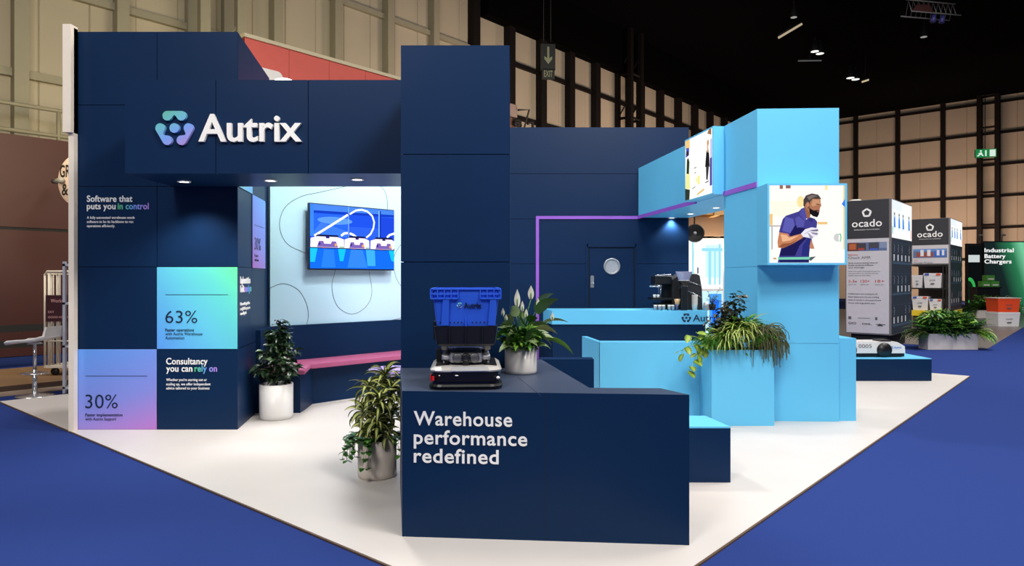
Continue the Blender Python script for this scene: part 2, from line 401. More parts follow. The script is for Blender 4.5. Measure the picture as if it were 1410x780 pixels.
text(mb, 'Implementation', MS, .11, 1.5, .07, .44, .018, depth=.008); text(mb, 'built', MS, .11, 1.41, .07, .16, .018, depth=.008)
for k, (s_, wd) in enumerate((("If something isn't a", .42), ('ready fit for you, we', .43), ('can adapt it', .26))): text(mb, s_, MS, .11, 1.27 - .05 * k, .03, wd, .01, depth=.008)
mb.build('side_lettering', WTXT, dw)
mb = MB(); text(mb, 'around you', MS, .30, 1.41, .07, .3, .018, depth=.008); mb.build('coloured_lettering', RB, dw)
MS3 = MS2 @ Matrix.Translation((0, -.006, 0)); mb = MB()
text(mb, '30%', MS3, .75, 1.88, .14, .33, -.004, depth=.002); text(mb, 'Faster', MS3, .75, 1.80, .03, .2, .01, depth=.002); text(mb, 'with Autrix', MS3, .75, 1.75, .03, .22, 0, depth=.002)
mb.box(.75, 1.28, -.002, 0, 2.16, 2.164, 0, MS3)
mb.build('side_dark_lettering', DTXT, dw)
mb = MB(); mb.box(-4.503, -4.447, 6.93, 6.99, 0, 4.1); mb.box(-4.53, -4.447, 6.88, 6.99, 3.03, 4.12); mb.box(-4.503, -4.474, 6.99, 7.3, 0, 4.1)
tag(mb.build('edge_post', mat('cream_foamboard', (245, 232, 214), .5)), 'tall cream strip with a thicker top at the left edge of the navy wall', 'post')

# fascia with the raised name
fa = thing('fascia_beam', 'navy box fascia carrying the raised white name and logo, over the seating alcove', 'beam', (-2.2, 6.13, 2.495))
FX0, FX1, FY, FZ0, FZ1 = -3.475, -.86, 6.13, 2.495, 3.336
mb = MB(); mb.box(FX0, FX1, FY + .018, 7.0, FZ0, FZ1, 0)
MFA = frame((FX0, FY + .018, FZ0), (1, 0, 0)); panels(mb, MFA, [0, .815, 1.645, FX1 - FX0], [0, FZ1 - FZ0], gap=.006)
mb.build('beam_body', [NAVY, SEAM], fa)
MFA = frame((FX0, FY, FZ0), (1, 0, 0)); k = 153.4
fx = lambda u: (u - 705) / k - FX0; fz = lambda v: CH + (H0 - v) / k - FZ0
mb = MB(); text(mb, 'Autrix', MFA, fx(275), fz(195), .235, (416.5 - 275) / k, .016, 1.0, depth=.03)
mb.build('raised_name', mat('white_letter_board', (255, 252, 246), .45, var=0), fa)
mb = MB(); logo(mb, MFA, fx(242), fz(177.3), 26 / k * 1.0, .03)
mb.build('raised_logo', grad('logo_print', [(0, (96, 190, 140)), (.35, (110, 195, 215)), (.6, (125, 170, 250)), (1, (190, 140, 215))], .5, -.8), fa)

# column
cl = thing('tower_column', 'square navy column four panels high, standing behind the tote robot', 'column', (-.43, 5.56, 0))
mb = MB(); X0, X1 = -.84, -.0215
mb.box(X0 + .018, X1, 5.178, 6.0, .001, 3.315, 1)
panels(mb, frame((X0, 5.178, 0), (1, 0, 0)), [0, X1 - X0], [.001, .855, 1.676, 2.49, 3.315])
panels(mb, frame((X1, 5.17, 0), (0, 1, 0)), [0, .82], [.001, .855, 1.676, 2.49, 3.315], th=.004)
panels(mb, frame((X0 + .018, 6.0, 0), (0, -1, 0)), [0, .82], [.001, .855, 1.676, 2.49, 3.315])
mb.build('column_panels', [NAVY, SEAM], cl)

# back wall with door
BY = 11.45
bw = thing('back_wall', 'long navy wall behind the bar with a flush door and purple trim', 'wall', (1, 11.6, 0))
BX = [-1.24, -.42, .40, 1.235, 2.08, 2.965]; BZ = [0, .82, 1.8, 2.55, 3.31, 4.09]
mb = MB(); mb.box(-3.2, BX[-1], BY + .018, BY + .16, 0, 4.08, 1)
Mb = frame((0, BY + .018, 0), (1, 0, 0))
panels(mb, Mb, [-3.2, -2.06] + BX[:3], BZ); panels(mb, Mb, BX[2:4], [0, 1.8, 2.55, 3.31, 4.09]); panels(mb, Mb, BX[3:5], [2.13, 2.6, 3.31, 4.09])
panels(mb, Mb, BX[4:], [0, .82, 1.8, 2.55, 3.31, 4.09])
mb.build('wall_panels', [NAVY, SEAM], bw)
DX0, DX1 = (808 - 705) / 82.1, (876 - 705) / 82.1
mb = MB(); mb.box(BX[3], DX0 + .02, -.03, 0, 0, 2.13, 0, Mb); mb.box(DX1 - .02, BX[4], -.03, 0, 0, 2.13, 0, Mb); mb.box(DX0, DX1, -.03, 0, 2.08, 2.13, 0, Mb)
mb.build('door_frame', NAVY, bw)
mb = MB(); mb.box(DX0 + .04, DX1 - .04, -.012, 0, .01, 2.06, 0, Mb, b=.004)
dr = mb.build('door', NAVY, bw)
pc = ((842.5 - 705) / 82.1, CH + (H0 - 367) / 82.1)
Mr = Mb @ Matrix.Translation((pc[0], -.012, pc[1])) @ Matrix.Rotation(R(90), 4, 'X')
mb = MB(); mb.lathe([(.105, 0), (.14, 0), (.14, .018), (.125, .026), (.108, .02), (.105, .004)], n=36, M=Mr); mb.build('porthole_ring', STEEL, dr)
mb = MB(); mb.lathe([(0.001, .003), (.106, .003)], n=36, M=Mr); mb.build('porthole_glass', mat('frosted_glass', (178, 178, 184), .3, var=.15, scale=20), dr)
hx = (815.5 - 705) / 82.1
mb = MB(); mb.box(hx - .03, hx + .03, -.024, -.012, 1.40, 1.60, 0, Mb, b=.003); mb.tube([Mb @ Vector(p) for p in ((hx, -.02, 1.47), (hx, -.05, 1.47), (hx + .03, -.052, 1.47))], .011); mb.build('door_handle', CHROME, dr)
mb = MB(); mb.box(.40, 2.14, -.034, -.018, 2.55, 2.6, 0, Mb); mb.box(.40, .452, -.034, -.018, 0, 2.55, 0, Mb)
mb.build('purple_trim', PURP, bw)

# light blue tower, beam and screens
tw = thing('blue_tower', 'tall light blue tower carrying a lit screen of a bearded man', 'tower', (3.1, 7.85, 0))
mb = MB(); T = [(2.67, 7.43), (3.54, 7.39), (3.44, 8.28), (2.572, 8.28)]
mb.prism(T, 0, .846, 0); mb.prism(T, .85, 1.68, 0); mb.prism(T, 1.684, 2.57, 0); mb.prism(T, 2.57, 3.40, 0)
mb.prism([(2.68, 7.44), (3.53, 7.40), (3.43, 8.27), (2.58, 8.27)], .01, 3.39, 0)
mb.build('tower_panels', BLUE, tw)
mb = MB(); d = Vector((-.098, .85, 0)); Mt = frame((2.572, 8.28, 0), -d); mb.box(0, .85, -.012, -.0005, 2.55, 2.605, 0, Mt); mb.build('purple_trim', PURP, tw)
SX0, SX1, SY, SZ0, SZ1 = 2.665, 3.495, 7.12, 1.695, 2.545
Msc = frame((SX0, SY, SZ0), (1, 0, 0)); SW, SHh = SX1 - SX0, SZ1 - SZ0
mb = MB(); mb.box(SX0, SX1, SY + .012, 7.43, SZ0, SZ1)
for x0, x1, z0, z1 in ((0, .02, 0, SHh), (SW - .02, SW, 0, SHh), (.02, SW - .02, 0, .02), (.02, SW - .02, SHh - .02, SHh)): mb.box(x0, x1, 0, .012, z0, z1, 0, Msc)
sb = mb.build('screen_box', BLUE, tw)
Mi = frame((SX0 + .02, SY + .0115, SZ0 + .02), (1, 0, 0))
c2 = lambda pts: [((x - 97) / 596, (695 - y) / 607) for x, y in pts]
cr = lambda x0, y0, x1, y1: ((x0 - 97) / 596, (x1 - 97) / 596, (695 - y1) / 607, (695 - y0) / 607)
def ce(x, y, rx, ry): return ((x - 97) / 596, (695 - y) / 607, rx / 596, ry / 607)
man = [('r', (0, 1, 0, 1), (255, 251, 243)), ('r', cr(97, 210, 380, 330), (255, 246, 228)), ('e', ce(345, 215, 28, 45), (255, 226, 160)), ('r', cr(100, 312, 125, 400), (240, 195, 130)), ('r', cr(100, 403, 190, 409), (120, 110, 110)),
 ('r', cr(116, 412, 124, 590), (130, 150, 170)), ('r', cr(180, 88, 206, 116), (150, 105, 90)), ('r', cr(228, 88, 266, 112), (140, 100, 90)), ('r', cr(478, 374, 556, 394), (235, 195, 130)), ('r', cr(538, 88, 556, 125), (255, 228, 150)), ('r', cr(680, 88, 692, 590), (250, 215, 150)), ('p', c2([(692, 195), (668, 235), (692, 258)]), (60, 120, 230)),
 ('e', ce(635, 497, 30, 32), (205, 205, 205)), ('e', ce(655, 497, 11, 34), (80, 200, 140)), ('e', ce(650, 500, 8, 28), (240, 240, 240)),
 ('p', c2([(352, 268), (330, 292), (228, 326), (203, 352), (188, 400), (173, 455), (240, 468), (240, 560), (190, 580), (175, 640), (163, 693), (410, 693), (412, 620), (418, 570), (445, 575), (430, 500), (470, 418), (475, 375), (456, 350), (420, 338), (385, 355)]), (66, 62, 140)),
 ('p', c2([(225, 335), (215, 375), (200, 445), (262, 462), (300, 420), (285, 350)]), (92, 92, 175)), ('p', c2([(300, 400), (262, 465), (245, 560), (195, 578), (180, 640), (300, 640), (335, 560), (420, 470), (440, 430), (340, 420)]), (30, 28, 84)),
 ('p', c2([(300, 345), (330, 330), (375, 365), (370, 410), (315, 420)]), (86, 84, 165)), ('p', c2([(400, 500), (430, 500), (412, 600), (408, 640), (350, 640), (360, 560)]), (40, 46, 120)),
 ('p', c2([(180, 690), (175, 650), (405, 645), (410, 693), (165, 693)]), (34, 34, 96)),
 ('p', c2([(175, 455), (245, 467), (258, 490), (345, 467), (362, 498), (270, 552), (205, 580), (166, 576), (161, 530)]), (196, 128, 92)), ('p', c2([(185, 470), (235, 478), (250, 498), (335, 478), (262, 520), (200, 530)]), (235, 180, 140)), ('p', c2([(200, 545), (262, 540), (330, 505), (270, 552), (205, 578), (168, 574)]), (150, 88, 60)),
 ('p', c2([(425, 510), (445, 560), (452, 585), (420, 585), (412, 570)]), (190, 130, 100)),
 ('p', c2([(345, 468), (378, 432), (430, 417), (478, 424), (486, 438), (468, 444), (484, 462), (470, 476), (478, 490), (452, 492), (440, 508), (402, 498), (362, 492)]), (232, 228, 240)),
 ('p', c2([(410, 440), (478, 432), (484, 447), (440, 446)]), (110, 104, 130)), ('p', c2([(420, 455), (480, 462), (474, 478), (440, 470)]), (140, 134, 158)), ('p', c2([(396, 455), (440, 492), (436, 506), (415, 500)]), (160, 154, 178)), ('l', c2([(372, 470), (405, 448), (470, 450)]), .006, (180, 176, 200)),
 ('p', c2([(372, 252), (362, 292), (386, 352), (414, 342), (425, 300)]), (150, 96, 68)),
 ('p', c2([(366, 250), (366, 200), (385, 170), (430, 156), (478, 165), (499, 192), (499, 226), (506, 245), (496, 262), (490, 290), (484, 318), (470, 337), (440, 328), (410, 300), (385, 268)]), (172, 116, 86)),
 ('p', c2([(440, 200), (490, 200), (495, 235), (465, 245), (440, 255), (425, 240)]), (200, 146, 112)),
 ('p', c2([(364, 252), (364, 200), (384, 168), (430, 152), (480, 162), (503, 192), (470, 196), (438, 192), (418, 214), (410, 262), (400, 272), (385, 224), (374, 258)]), (72, 62, 62)), ('p', c2([(390, 180), (430, 162), (478, 172), (440, 184), (410, 205)]), (120, 108, 104)),
 ('e', ce(398, 240, 13, 20), (190, 130, 98)), ('p', c2([(408, 262), (422, 274), (446, 286), (470, 282), (490, 286), (485, 318), (471, 339), (438, 330), (412, 306)]), (26, 22, 26)), ('p', c2([(468, 290), (492, 290), (488, 298), (470, 297)]), (150, 90, 80)), ('p', c2([(462, 232), (488, 236), (488, 241), (464, 238)]), (40, 30, 30)),
 ('p', c2([(345, 272), (370, 262), (390, 340), (376, 366), (335, 318)]), (80, 78, 160)), ('p', c2([(416, 338), (440, 350), (430, 380), (400, 360)]), (52, 50, 120)), ('e', ce(388, 352, 4, 4), (230, 230, 240)),
 ('p', c2([(160, 652), (440, 648), (462, 644), (412, 669), (165, 670)]), (118, 205, 178)), ('p', c2([(420, 650), (462, 644), (420, 680), (405, 670)]), (80, 90, 100)), ('r', cr(125, 655, 150, 668), (200, 160, 110)),
]
picture('lit_picture', sb, Mi, SW - .04, SHh - .04, man, 1.08)

BB = Vector((2.572, 8.283, 0)); BE = Vector((2.117, 11.43, 0)); bd = (BE - BB).normalized()
be = thing('blue_beam', 'light blue overhead beam running from the back wall to the blue tower', 'beam', (2.8, 9.8, 2.57))
mb = MB(); mb.prism([BB.xy, (3.43, 8.283), (2.965, 11.43), BE.xy], 2.57, 3.40); mb.build('beam_body', BLUE, be)
Mbe = frame(BE, -bd); bl = (BE - BB).length
mb = MB(); mb.box(0, bl - .8, -.012, -.0005, 2.55, 2.605, 0, Mbe); mb.build('purple_trim', PURP, be)
mb = MB(); mb.box(bl - .87, bl, -.14, -.0005, 2.575, 3.4, 0, Mbe); bx = mb.build('screen_box', BLUE, be)
Mbi = frame(tuple(Mbe @ Vector((bl - .85, -.1405, 2.59))), -bd)
q = lambda pts: [((x - 68) / 204, (y - 190 + 0) / 1) for x, y in pts]
people = [('r', (0, 1, 0, 1), (255, 253, 246)), ('r', (0, .18, .86, 1), (240, 200, 130)), ('p', [(.02, .72), (.15, .74), (.16, .86), (.04, .88)], (70, 90, 190)), ('p', [(.05, .42), (.15, .42), (.17, .62), (.13, .70), (.07, .68)], (30, 60, 30)), ('p', [(.0, .0), (.17, .0), (.19, .16), (.0, .2)], (46, 56, 48)), ('p', [(.0, .2), (.2, .17), (.18, .42), (.04, .45)], (235, 235, 160)),
 ('e', (.1, .78, .045, .045), (60, 45, 40)), ('p', [(.76, .44), (.92, .42), (.9, .62), (.86, .74), (.8, .66)], (32, 30, 34)), ('p', [(.80, .24), (.85, .22), (.9, .44), (.79, .44)], (60, 55, 60)), ('e', (.86, .80, .035, .05), (205, 150, 110)), ('p', [(.84, .66), (.88, .64), (.87, .78), (.83, .78)], (215, 160, 120)),
 ('r', (.93, 1, .12, .55), (70, 66, 160)), ('r', (.95, 1, .55, .84), (180, 185, 230)), ('p', [(.84, .95), (.98, .90), (.98, 1), (.9, 1)], (150, 110, 80)), ('r', (.36, .45, .48, .495), (120, 120, 130)), ('r', (.38, .44, .40, .415), (110, 110, 120)), ('r', (.5, .58, .2, .34), (255, 235, 150)), ('r', (.42, .5, .24, .32), (240, 240, 190)), ('p', [(.45, .02), (.75, .08), (.72, .11), (.5, .06)], (230, 190, 120)), ('l', [(.3, .16), (.42, .18)], .01, (90, 90, 80)), ('l', [(.78, .19), (.9, .2)], .012, (60, 60, 60))]
picture('lit_picture', bx, Mbi, .83, .79, people, 1.1)

# low blue walls and planter, bar, podium
lb = thing('low_blue_wall', 'low light blue partition between the bar and the plant box', 'partition', (1.5, 7.75, 0))
mb = MB(); mb.prism([(.983, 7.64), (2.3, 7.64), (2.3, 7.86), (1.01, 7.86)], 0, .835); mb.build('front_panel', BLUE, lb)
mb = MB(); mb.prism([(.978, 7.645), (1.01, 7.861), (.932, 8.486), (.871, 8.486)], 0, .835); mb.build('return_panel', BLUE, lb)
mb = MB(); mb.box(3.541, 3.745, 7.43, 8.2, 0, .90)
tag(mb.build('end_block', BLUE), 'low plain light blue block between the blue tower and the navy podium', 'block')
pl = thing('plant_box', 'light blue plant box standing at the foot of the blue tower', 'planter', (2.43, 7.3, 0))
mb = MB(); PX0, PX1, PY0, PY1, PZ = 2.10, 2.757, 7.18, 7.42, .80
mb.box(PX0, PX1, PY0, PY0 + .02, 0, PZ); mb.box(PX0, PX1, PY1 - .02, PY1, 0, PZ); mb.box(PX0, PX0 + .02, PY0 + .02, PY1 - .02, 0, PZ); mb.box(PX1 - .02, PX1, PY0 + .02, PY1 - .02, 0, PZ); mb.box(PX0, 2.60, PY1, 7.638, 0, PZ)
mb.build('box_sides', BLUE, pl); mb = MB(); mb.box(PX0 + .021, PX1 - .021, PY0 + .021, PY1 - .021, .3, PZ - .04); mb.build('soil', SOIL, pl)

br = thing('bar_counter', 'long bar counter with a light blue front band and navy base, by the back wall', 'counter', (1.8, 10.5, 0))
mb = MB(); mb.prism([(.597, 10.2), (2.92, 10.2), (2.92, 10.95), (.5, 10.95)], .866, 1.073); mb.build('blue_top', BLUE, br)
mb = MB(); mb.prism([(.61, 10.23), (2.90, 10.23), (2.90, 10.93), (.52, 10.93)], 0, .866); mb.build('navy_base', NAVY, br)
Mba = frame((0, 10.2, 0), (1, 0, 0)); kb = 940 / 10.2; mb = MB()
logo(mb, Mba, (945 - 705) / kb, CH + (H0 - 438) / kb, 6.6 / kb, .004); text(mb, 'Autrix', Mba, (954 - 705) / kb, CH + (H0 - 442.6) / kb, .095, .42, .008, 1.0, depth=.004)
mb.build('dark_lettering', DTXT, br)

po = thing('podium', 'low navy podium with a light blue top carrying the low white robot', 'podium', (5.6, 10.6, 0))
mb = MB(); mb.box(4.7, 6.35, 10.33, 11.05, 0, .33); mb.build('navy_base', NAVY, po)
mb = MB(); mb.box(4.7, 6.35, 10.33, 11.05, .33, .341); mb.build('blue_top', BLUE, po)

# front counter
co = thing('reception_counter', 'large navy front counter lettered Warehouse performance redefined', 'counter', (.2, 4.1, 0))
cL, cR = Vector((-.66, 4.1, 0)), Vector((1.03, 3.965, 0)); CZ = .875
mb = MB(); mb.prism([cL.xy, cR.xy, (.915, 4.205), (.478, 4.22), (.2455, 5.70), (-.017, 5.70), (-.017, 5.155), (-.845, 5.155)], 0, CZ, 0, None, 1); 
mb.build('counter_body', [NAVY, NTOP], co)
mb = MB(); mb.box(.235, .685, 5.705, 5.86, 0, CZ); mb.build('return_panel', NAVY, co)
cd_ = (cR - cL).normalized(); Mc = frame(cL, cd_); kc = F / 4.09
mb = MB()
for s_, v, u1 in (('Warehouse', 585.5, 705.5), ('performance', 611.5, 726), ('redefined', 637, 687)):
    text(mb, s_, Mc, (569.5 - 553) / kc, CH + (H0 - v) / kc, 18.6 / kc, (u1 - 569.5) / kc, .015, 1.06, depth=.004)
mb.build('white_lettering', WTXT, co)
mb = MB(); sx = (750.5 - 553) / kc; mb.box(sx, sx + .003, -.0012, 0, 0, CZ + .0008, 0, Mc)
p1, p2 = onplane(745, 546, (0, 0, CZ + .0008), (0, 0, 1)), onplane(712, 519, (0, 0, CZ + .0008), (0, 0, 1)); mb.face([p1, p1 + Vector((.003, 0, 0)), p2 + Vector((.003, 0, 0)), p2])
mb.build('panel_joint', SEAM, co)
sbn = thing('bench', 'low navy box seat with a light blue top behind the front counter', 'bench', (1.2, 5.4, 0))
mb = MB(); bp_ = [(.75, 5.185), (1.66, 5.185), (1.585, 5.6), (.75, 5.6)]; mb.prism(bp_, 0, .413); mb.build('navy_base', NAVY, sbn)
mb = MB(); mb.prism(bp_, .413, .425); mb.build('blue_top', BLUE, sbn)

# ------------------------------------------------------------------ seating alcove
S0 = Vector((-3.046, 8.485, 0)); TD = Vector((.697, .717, 0)).normalized(); TN = Vector((TD.y, -TD.x, 0))
S0 = S0 + TD * .012
tvw = thing('alcove_wall', 'pale blue printed wall with thin black curves behind the wall television', 'wall', tuple(S0 + TD * 1.6))
def tp(s, n, z=0): return S0 + TD * s + TN * n + Vector((0, 0, z))
mb = MB(); Mtv = frame(S0, TD); mb.box(0.03, 3.3, 0, .1, 0, 3.6, 0, Mtv)
mb.build('printed_panel', grad('print_mint_sky', [(0, (176, 222, 212)), (.22, (186, 226, 238)), (.6, (200, 230, 252)), (1, (214, 226, 255))], 1, -.35), tvw)
mb = MB(); mb.box(.0, 3.3, -.04, -.001, 0, .955, 0, Mtv); mb.build('navy_dado', NAVY, tvw)
def arcpts(pts, n=8):
    out = []; P = [Vector(p) for p in pts]; P = [P[0] * 2 - P[1]] + P + [P[-1] * 2 - P[-2]]
    for i in range(1, len(P) - 2):
        for k_ in range(n):
            t = k_ / n; a, b2, c, d_ = P[i - 1:i + 3]
            out.append(.5 * ((2 * b2) + (c - a) * t + (2 * a - 5 * b2 + 4 * c - d_) * t * t + (3 * b2 - a - 3 * c + d_) * t ** 3))
    return out + [P[-2]]
mb = MB()
for pts in ([(505, 249), (486, 254.6), (440, 265), (414.6, 271), (394, 284), (385.5, 303), (387, 322), (398, 338), (421, 349)], [(508, 248), (520, 253.6), (530, 264), (533.5, 278), (533, 290)],
            [(462, 372), (457, 395), (464, 421), (484, 433), (503.6, 423), (512, 403.6), (508, 373)], [(366, 404), (372, 397), (391, 391), (410, 399), (421, 416), (424.6, 434), (421.8, 449)], [(556, 332), (546, 346), (541.5, 362), (546, 384), (556, 399)], [(556, 436), (548, 439.5), (540, 441)]):
    P = [onplane(u, v, S0 + TN * .002, TN) for u, v in arcpts([(a, b2) for a, b2 in pts], 5)]
    for a, b2 in zip(P, P[1:]):
        t = (b2 - a).normalized(); nn = t.cross(TN).normalized() * .003
        mb.face([a - nn, b2 - nn, b2 + nn, a + nn])
mb.build('line_art', BLACKM, tvw)
# navy dado along the side wall, bench and cushions
def sw(t, off): return B + SL * t + Vector((off, 0, 0))
mb = MB(); pts = [sw(.85, .003), sw(.85, .055), sw(1.49, .06), sw(1.49, .003)]; mb.prism([p.xy for p in pts], 0, .955)
mb.build('side_dado', NAVY, tvw)
bn = thing('corner_bench', 'navy corner bench with long pink cushions below the wall television', 'bench', (-2.5, 8.5, 0))
bq = tp(.52, .0); 
mb = MB(); base = [(-2.93, 7.87), (-2.44, 7.87), tuple(tp(.36, .45).xy), tuple(tp(3.2, .45).xy), tuple(tp(3.2, .05).xy), tuple(tp(.12, .05).xy), tuple(sw(1.40, .065).xy), tuple(sw(.87, .065).xy)]
base = base[1:7] + [base[7]]
mb.prism([(-2.44, 7.87), tuple(tp(.36, .45).xy), tuple(tp(.2, .06).xy), tuple(sw(1.40, .07).xy), tuple(sw(.87, .07).xy)], 0, .455)
mb.prism([tuple(tp(.36, .45).xy), tuple(tp(3.2, .45).xy), tuple(tp(3.2, .05).xy), tuple(tp(.2, .06).xy)], 0, .455)
mb.build('bench_base', NAVY, bn)
def slab(poly, z0, z1, b):
    m_ = MB(); c = sum((Vector((*p, 0)) for p in poly), Vector()) / len(poly); n = len(poly)
    def ins(d): return [tuple((Vector((*p, 0)) + (c - Vector((*p, 0))).normalized() * d).xy) for p in poly]
    L = [(ins(b), z0), (poly, z0 + b), (poly, z1 - b), (ins(b), z1)]; vs = [(x, y, z) for pl_, z in L for x, y in pl_]
    fs = [tuple(range(n - 1, -1, -1)), tuple(range(3 * n, 4 * n))] + [(k * n + i, k * n + (i + 1) % n, (k + 1) * n + (i + 1) % n, (k + 1) * n + i) for k in range(3) for i in range(n)]
    m_.add(vs, fs); return m_
inn = tuple(tp(.26, .585).xy)
slab([tuple(sw(.80, .065).xy), (-2.36, 7.78), inn, tuple(tp(.13, .07).xy), tuple(sw(1.3, .07).xy)], .456, .51, .012).build('cushion', PINK, bn)
slab([inn, tuple(tp(3.2, .585).xy), tuple(tp(3.2, .045).xy), tuple(tp(.14, .045).xy)], .456, .51, .012).build('cushion', PINK, bn)
lt = thing('side_table', 'round lilac side table in front of the corner bench', 'table', (-1.38, 7.9, 0))
mb = MB(); mb.lathe([(.001, .485), (.27, .485), (.275, .49), (.275, .505), (.27, .51), (.001, .51)], (-1.38, 7.9, 0), 40); mb.build('table_top', mat('lilac_laminate', (176, 150, 226), .5), lt)
mb = MB(); mb.lathe([(.001, .485), (.025, .485), (.025, .02), (.17, .015), (.17, 0), (.001, 0)], (-1.38, 7.9, 0), 28); mb.build('pedestal', WHITEM, lt)
# television
tv = thing('wall_television', 'flat wall television showing three white robots on a blue floor', 'television', tuple(tp(1.2, .05, 1.66)))
Mv = frame(tp(.50, .115, 1.665), TD); TW, THh = 1.335, .865
mb = MB(); mb.box(0, TW, 0, .05, 0, THh, 0, Mv, b=.006); mb.build('casing', BLACK, tv)
mb = MB(); mb.box(.5, .85, .05, .114, .3, .6, 0, Mv); mb.build('wall_bracket', BLACKM, tv)
tx = lambda x, y: ((x - 78) / 738, (684 - y) / 575 if x < 78 else (684 - y) / (575 - 55 * (x - 78) / 738))
def T2(pts): return [tx(*p) for p in pts]
scr = [('r', (0, 1, 0, 1), (30, 80, 225)), ('p', [(0, .9), (1, .88), (1, 1), (0, 1)], (70, 130, 240)), ('p', [(0, .86), (1, .885), (1, .925), (0, .9)], (20, 60, 190)), ('r', (.0, .43, .55, .86), (40, 100, 240)), ('e', (.28, .76, .2, .06), (90, 150, 250)), ('p', [(.0, .5), (.42, .5), (.42, .6), (.12, .72)], (60, 120, 245)), ('r', (.44, .8, .5, .68), (45, 95, 230)), ('r', (.82, 1, .5, .86), (30, 70, 215)), ('r', (0, .04, .5, 1), (60, 130, 245)),
 ('r', (.430, .438, .5, 1), (130, 180, 255)), ('r', (.800, .812, .5, .97), (140, 200, 255)), ('r', (.812, .83, .5, .97), (18, 50, 170)),
 ('l', [(.05, .51), (.24, .69), (.42, .865)], .03, (255, 255, 255)), ('l', [(.45, .885), (.52, .95), (.59, .97), (.66, .95), (.72, .88), (.745, .78), (.735, .68), (.70, .58), (.65, .52)], .026, (235, 245, 255)),
 ('l', [(.35, .53), (.38, .565), (.42, .575)], .03, (250, 252, 255)), ('l', [(.45, .57), (.49, .55), (.52, .52)], .03, (250, 252, 255)), ('l', [(.91, .54), (.94, .58), (1, .61)], .03, (250, 252, 255)),
 ('r', (0, 1, 0, .315), (20, 105, 240)), ('p', [(.0, .315), (.08, .315), (.05, .1), (0, .1)], (30, 190, 250)), ('p', [(.31, .315), (.4, .315), (.37, .12), (.33, .12)], (20, 190, 250)), ('p', [(.64, .315), (.75, .315), (.76, .05), (.66, .05)], (60, 170, 255)), ('p', [(.93, .315), (1, .315), (1, .12), (.96, .15)], (20, 190, 250)), ('p', [(.46, .31), (.6, .31), (.66, .02), (.42, .02)], (50, 130, 250)), ('p', [(.15, .3), (.26, .3), (.28, .02), (.12, .02)], (40, 125, 248))]
for c0, wd in ((.19, .19), (.53, .15), (.86, .17)):
    scr += [('p', [(c0 - wd, .32), (c0 + wd, .32), (c0 + wd * .98, .47), (c0 + wd * .6, .5), (c0 - wd * .6, .5), (c0 - wd * .98, .47)], (246, 236, 255)), ('p', [(c0 - wd * .62, .335), (c0 + wd * .62, .335), (c0 + wd * .5, .43), (c0 + wd * .25, .43), (c0 + wd * .2, .39), (c0 - wd * .2, .39), (c0 - wd * .25, .43), (c0 - wd * .5, .43)], (120, 96, 175)),
            ('r', (c0 - wd, c0 + wd, .315, .33), (20, 20, 60)), ('p', [(c0 - wd * .7, .50), (c0 + wd * .7, .50), (c0 + wd * .6, .53), (c0 - wd * .6, .53)], (20, 24, 70)), ('r', (c0 - .02, c0 + .02, .475, .51), (40, 30, 110)), ('e', (c0 + wd * .48, .375, .014, .024), (235, 160, 90)), ('e', (c0 - wd * .48, .385, .012, .02), (50, 40, 130)), ('r', (c0 - .05, c0 - .02, .322, .332), (220, 50, 70)), ('r', (c0 + wd * .7, c0 + wd, .335, .35), (90, 160, 110))]
picture('screen', tv, frame(tp(.50, .1155, 1.665) + TD * .01 + Vector((0, 0, .018)), TD), TW - .02, THh - .03, scr, 1.25)

# ------------------------------------------------------------------ downlights
def downlight(loc, label, power, col=(1, .97, .92), up=False):
    t = thing('downlight', label, 'light', loc, 0, 'recessed downlights of the stand')
    b = MB(); b.lathe([(.045, -.001), (.045, -.008), (.062, -.008), (.064, -.0005)], n=24); b.build('rim', WHITEM, t, True)
    b = MB(); b.lathe([(.0005, -.004), (.045, -.004)], n=24); b.build('lens', emit((255, 252, 245), 6.0), t, True)
    l = bpy.data.lights.new('downlight_beam', 'SPOT'); l.energy = power; l.color = col; l.spot_size = R(120); l.spot_blend = .7; l.shadow_soft_size = .05
    o = bpy.data.objects.new('downlight_beam', l); COL.objects.link(o); o.parent = t; o.location = (0, 0, -.03)
for u, v, lab in ((253.5, 250, 'recessed downlight under the navy fascia, above the green colour panel'), (372.5, 248.5, 'recessed downlight under the navy fascia, where the pale alcove wall begins'), (492, 247, 'recessed downlight under the navy fascia, beside the tall column')):
    p = onplane(u, v, (0, 0, 2.4945), (0, 0, 1)); downlight(p, lab, 58)
for u, v, lab in ((925, 300, 'recessed downlight under the blue beam, beside the navy back wall'), (951, 294.5, 'middle recessed downlight of three under the blue beam'), (986, 286, 'recessed downlight under the blue beam, beside the blue tower')):
    p = onplane(u, v, (0, 0, 2.5695), (0, 0, 1)); downlight(p, lab, 70)
sl = thing('spotlight', 'small glowing spotlight on top of the navy fascia', 'light', (-2.12, 6.35, FZ1))
mb = MB(); mb.lathe([(.001, 0), (.05, 0), (.05, .012), (.001, .012)], c=(-2.12, 6.35, FZ1)); mb.tube([(-2.12, 6.35, FZ1), (-2.12, 6.35, FZ1 + .05)], .01); mb.build('foot', BLACKM, sl)
mb = MB(); mb.ball((-2.12, 6.33, FZ1 + .045), (.09, .05, .03)); mb.build('lamp_head', emit((255, 250, 235), 5), sl)

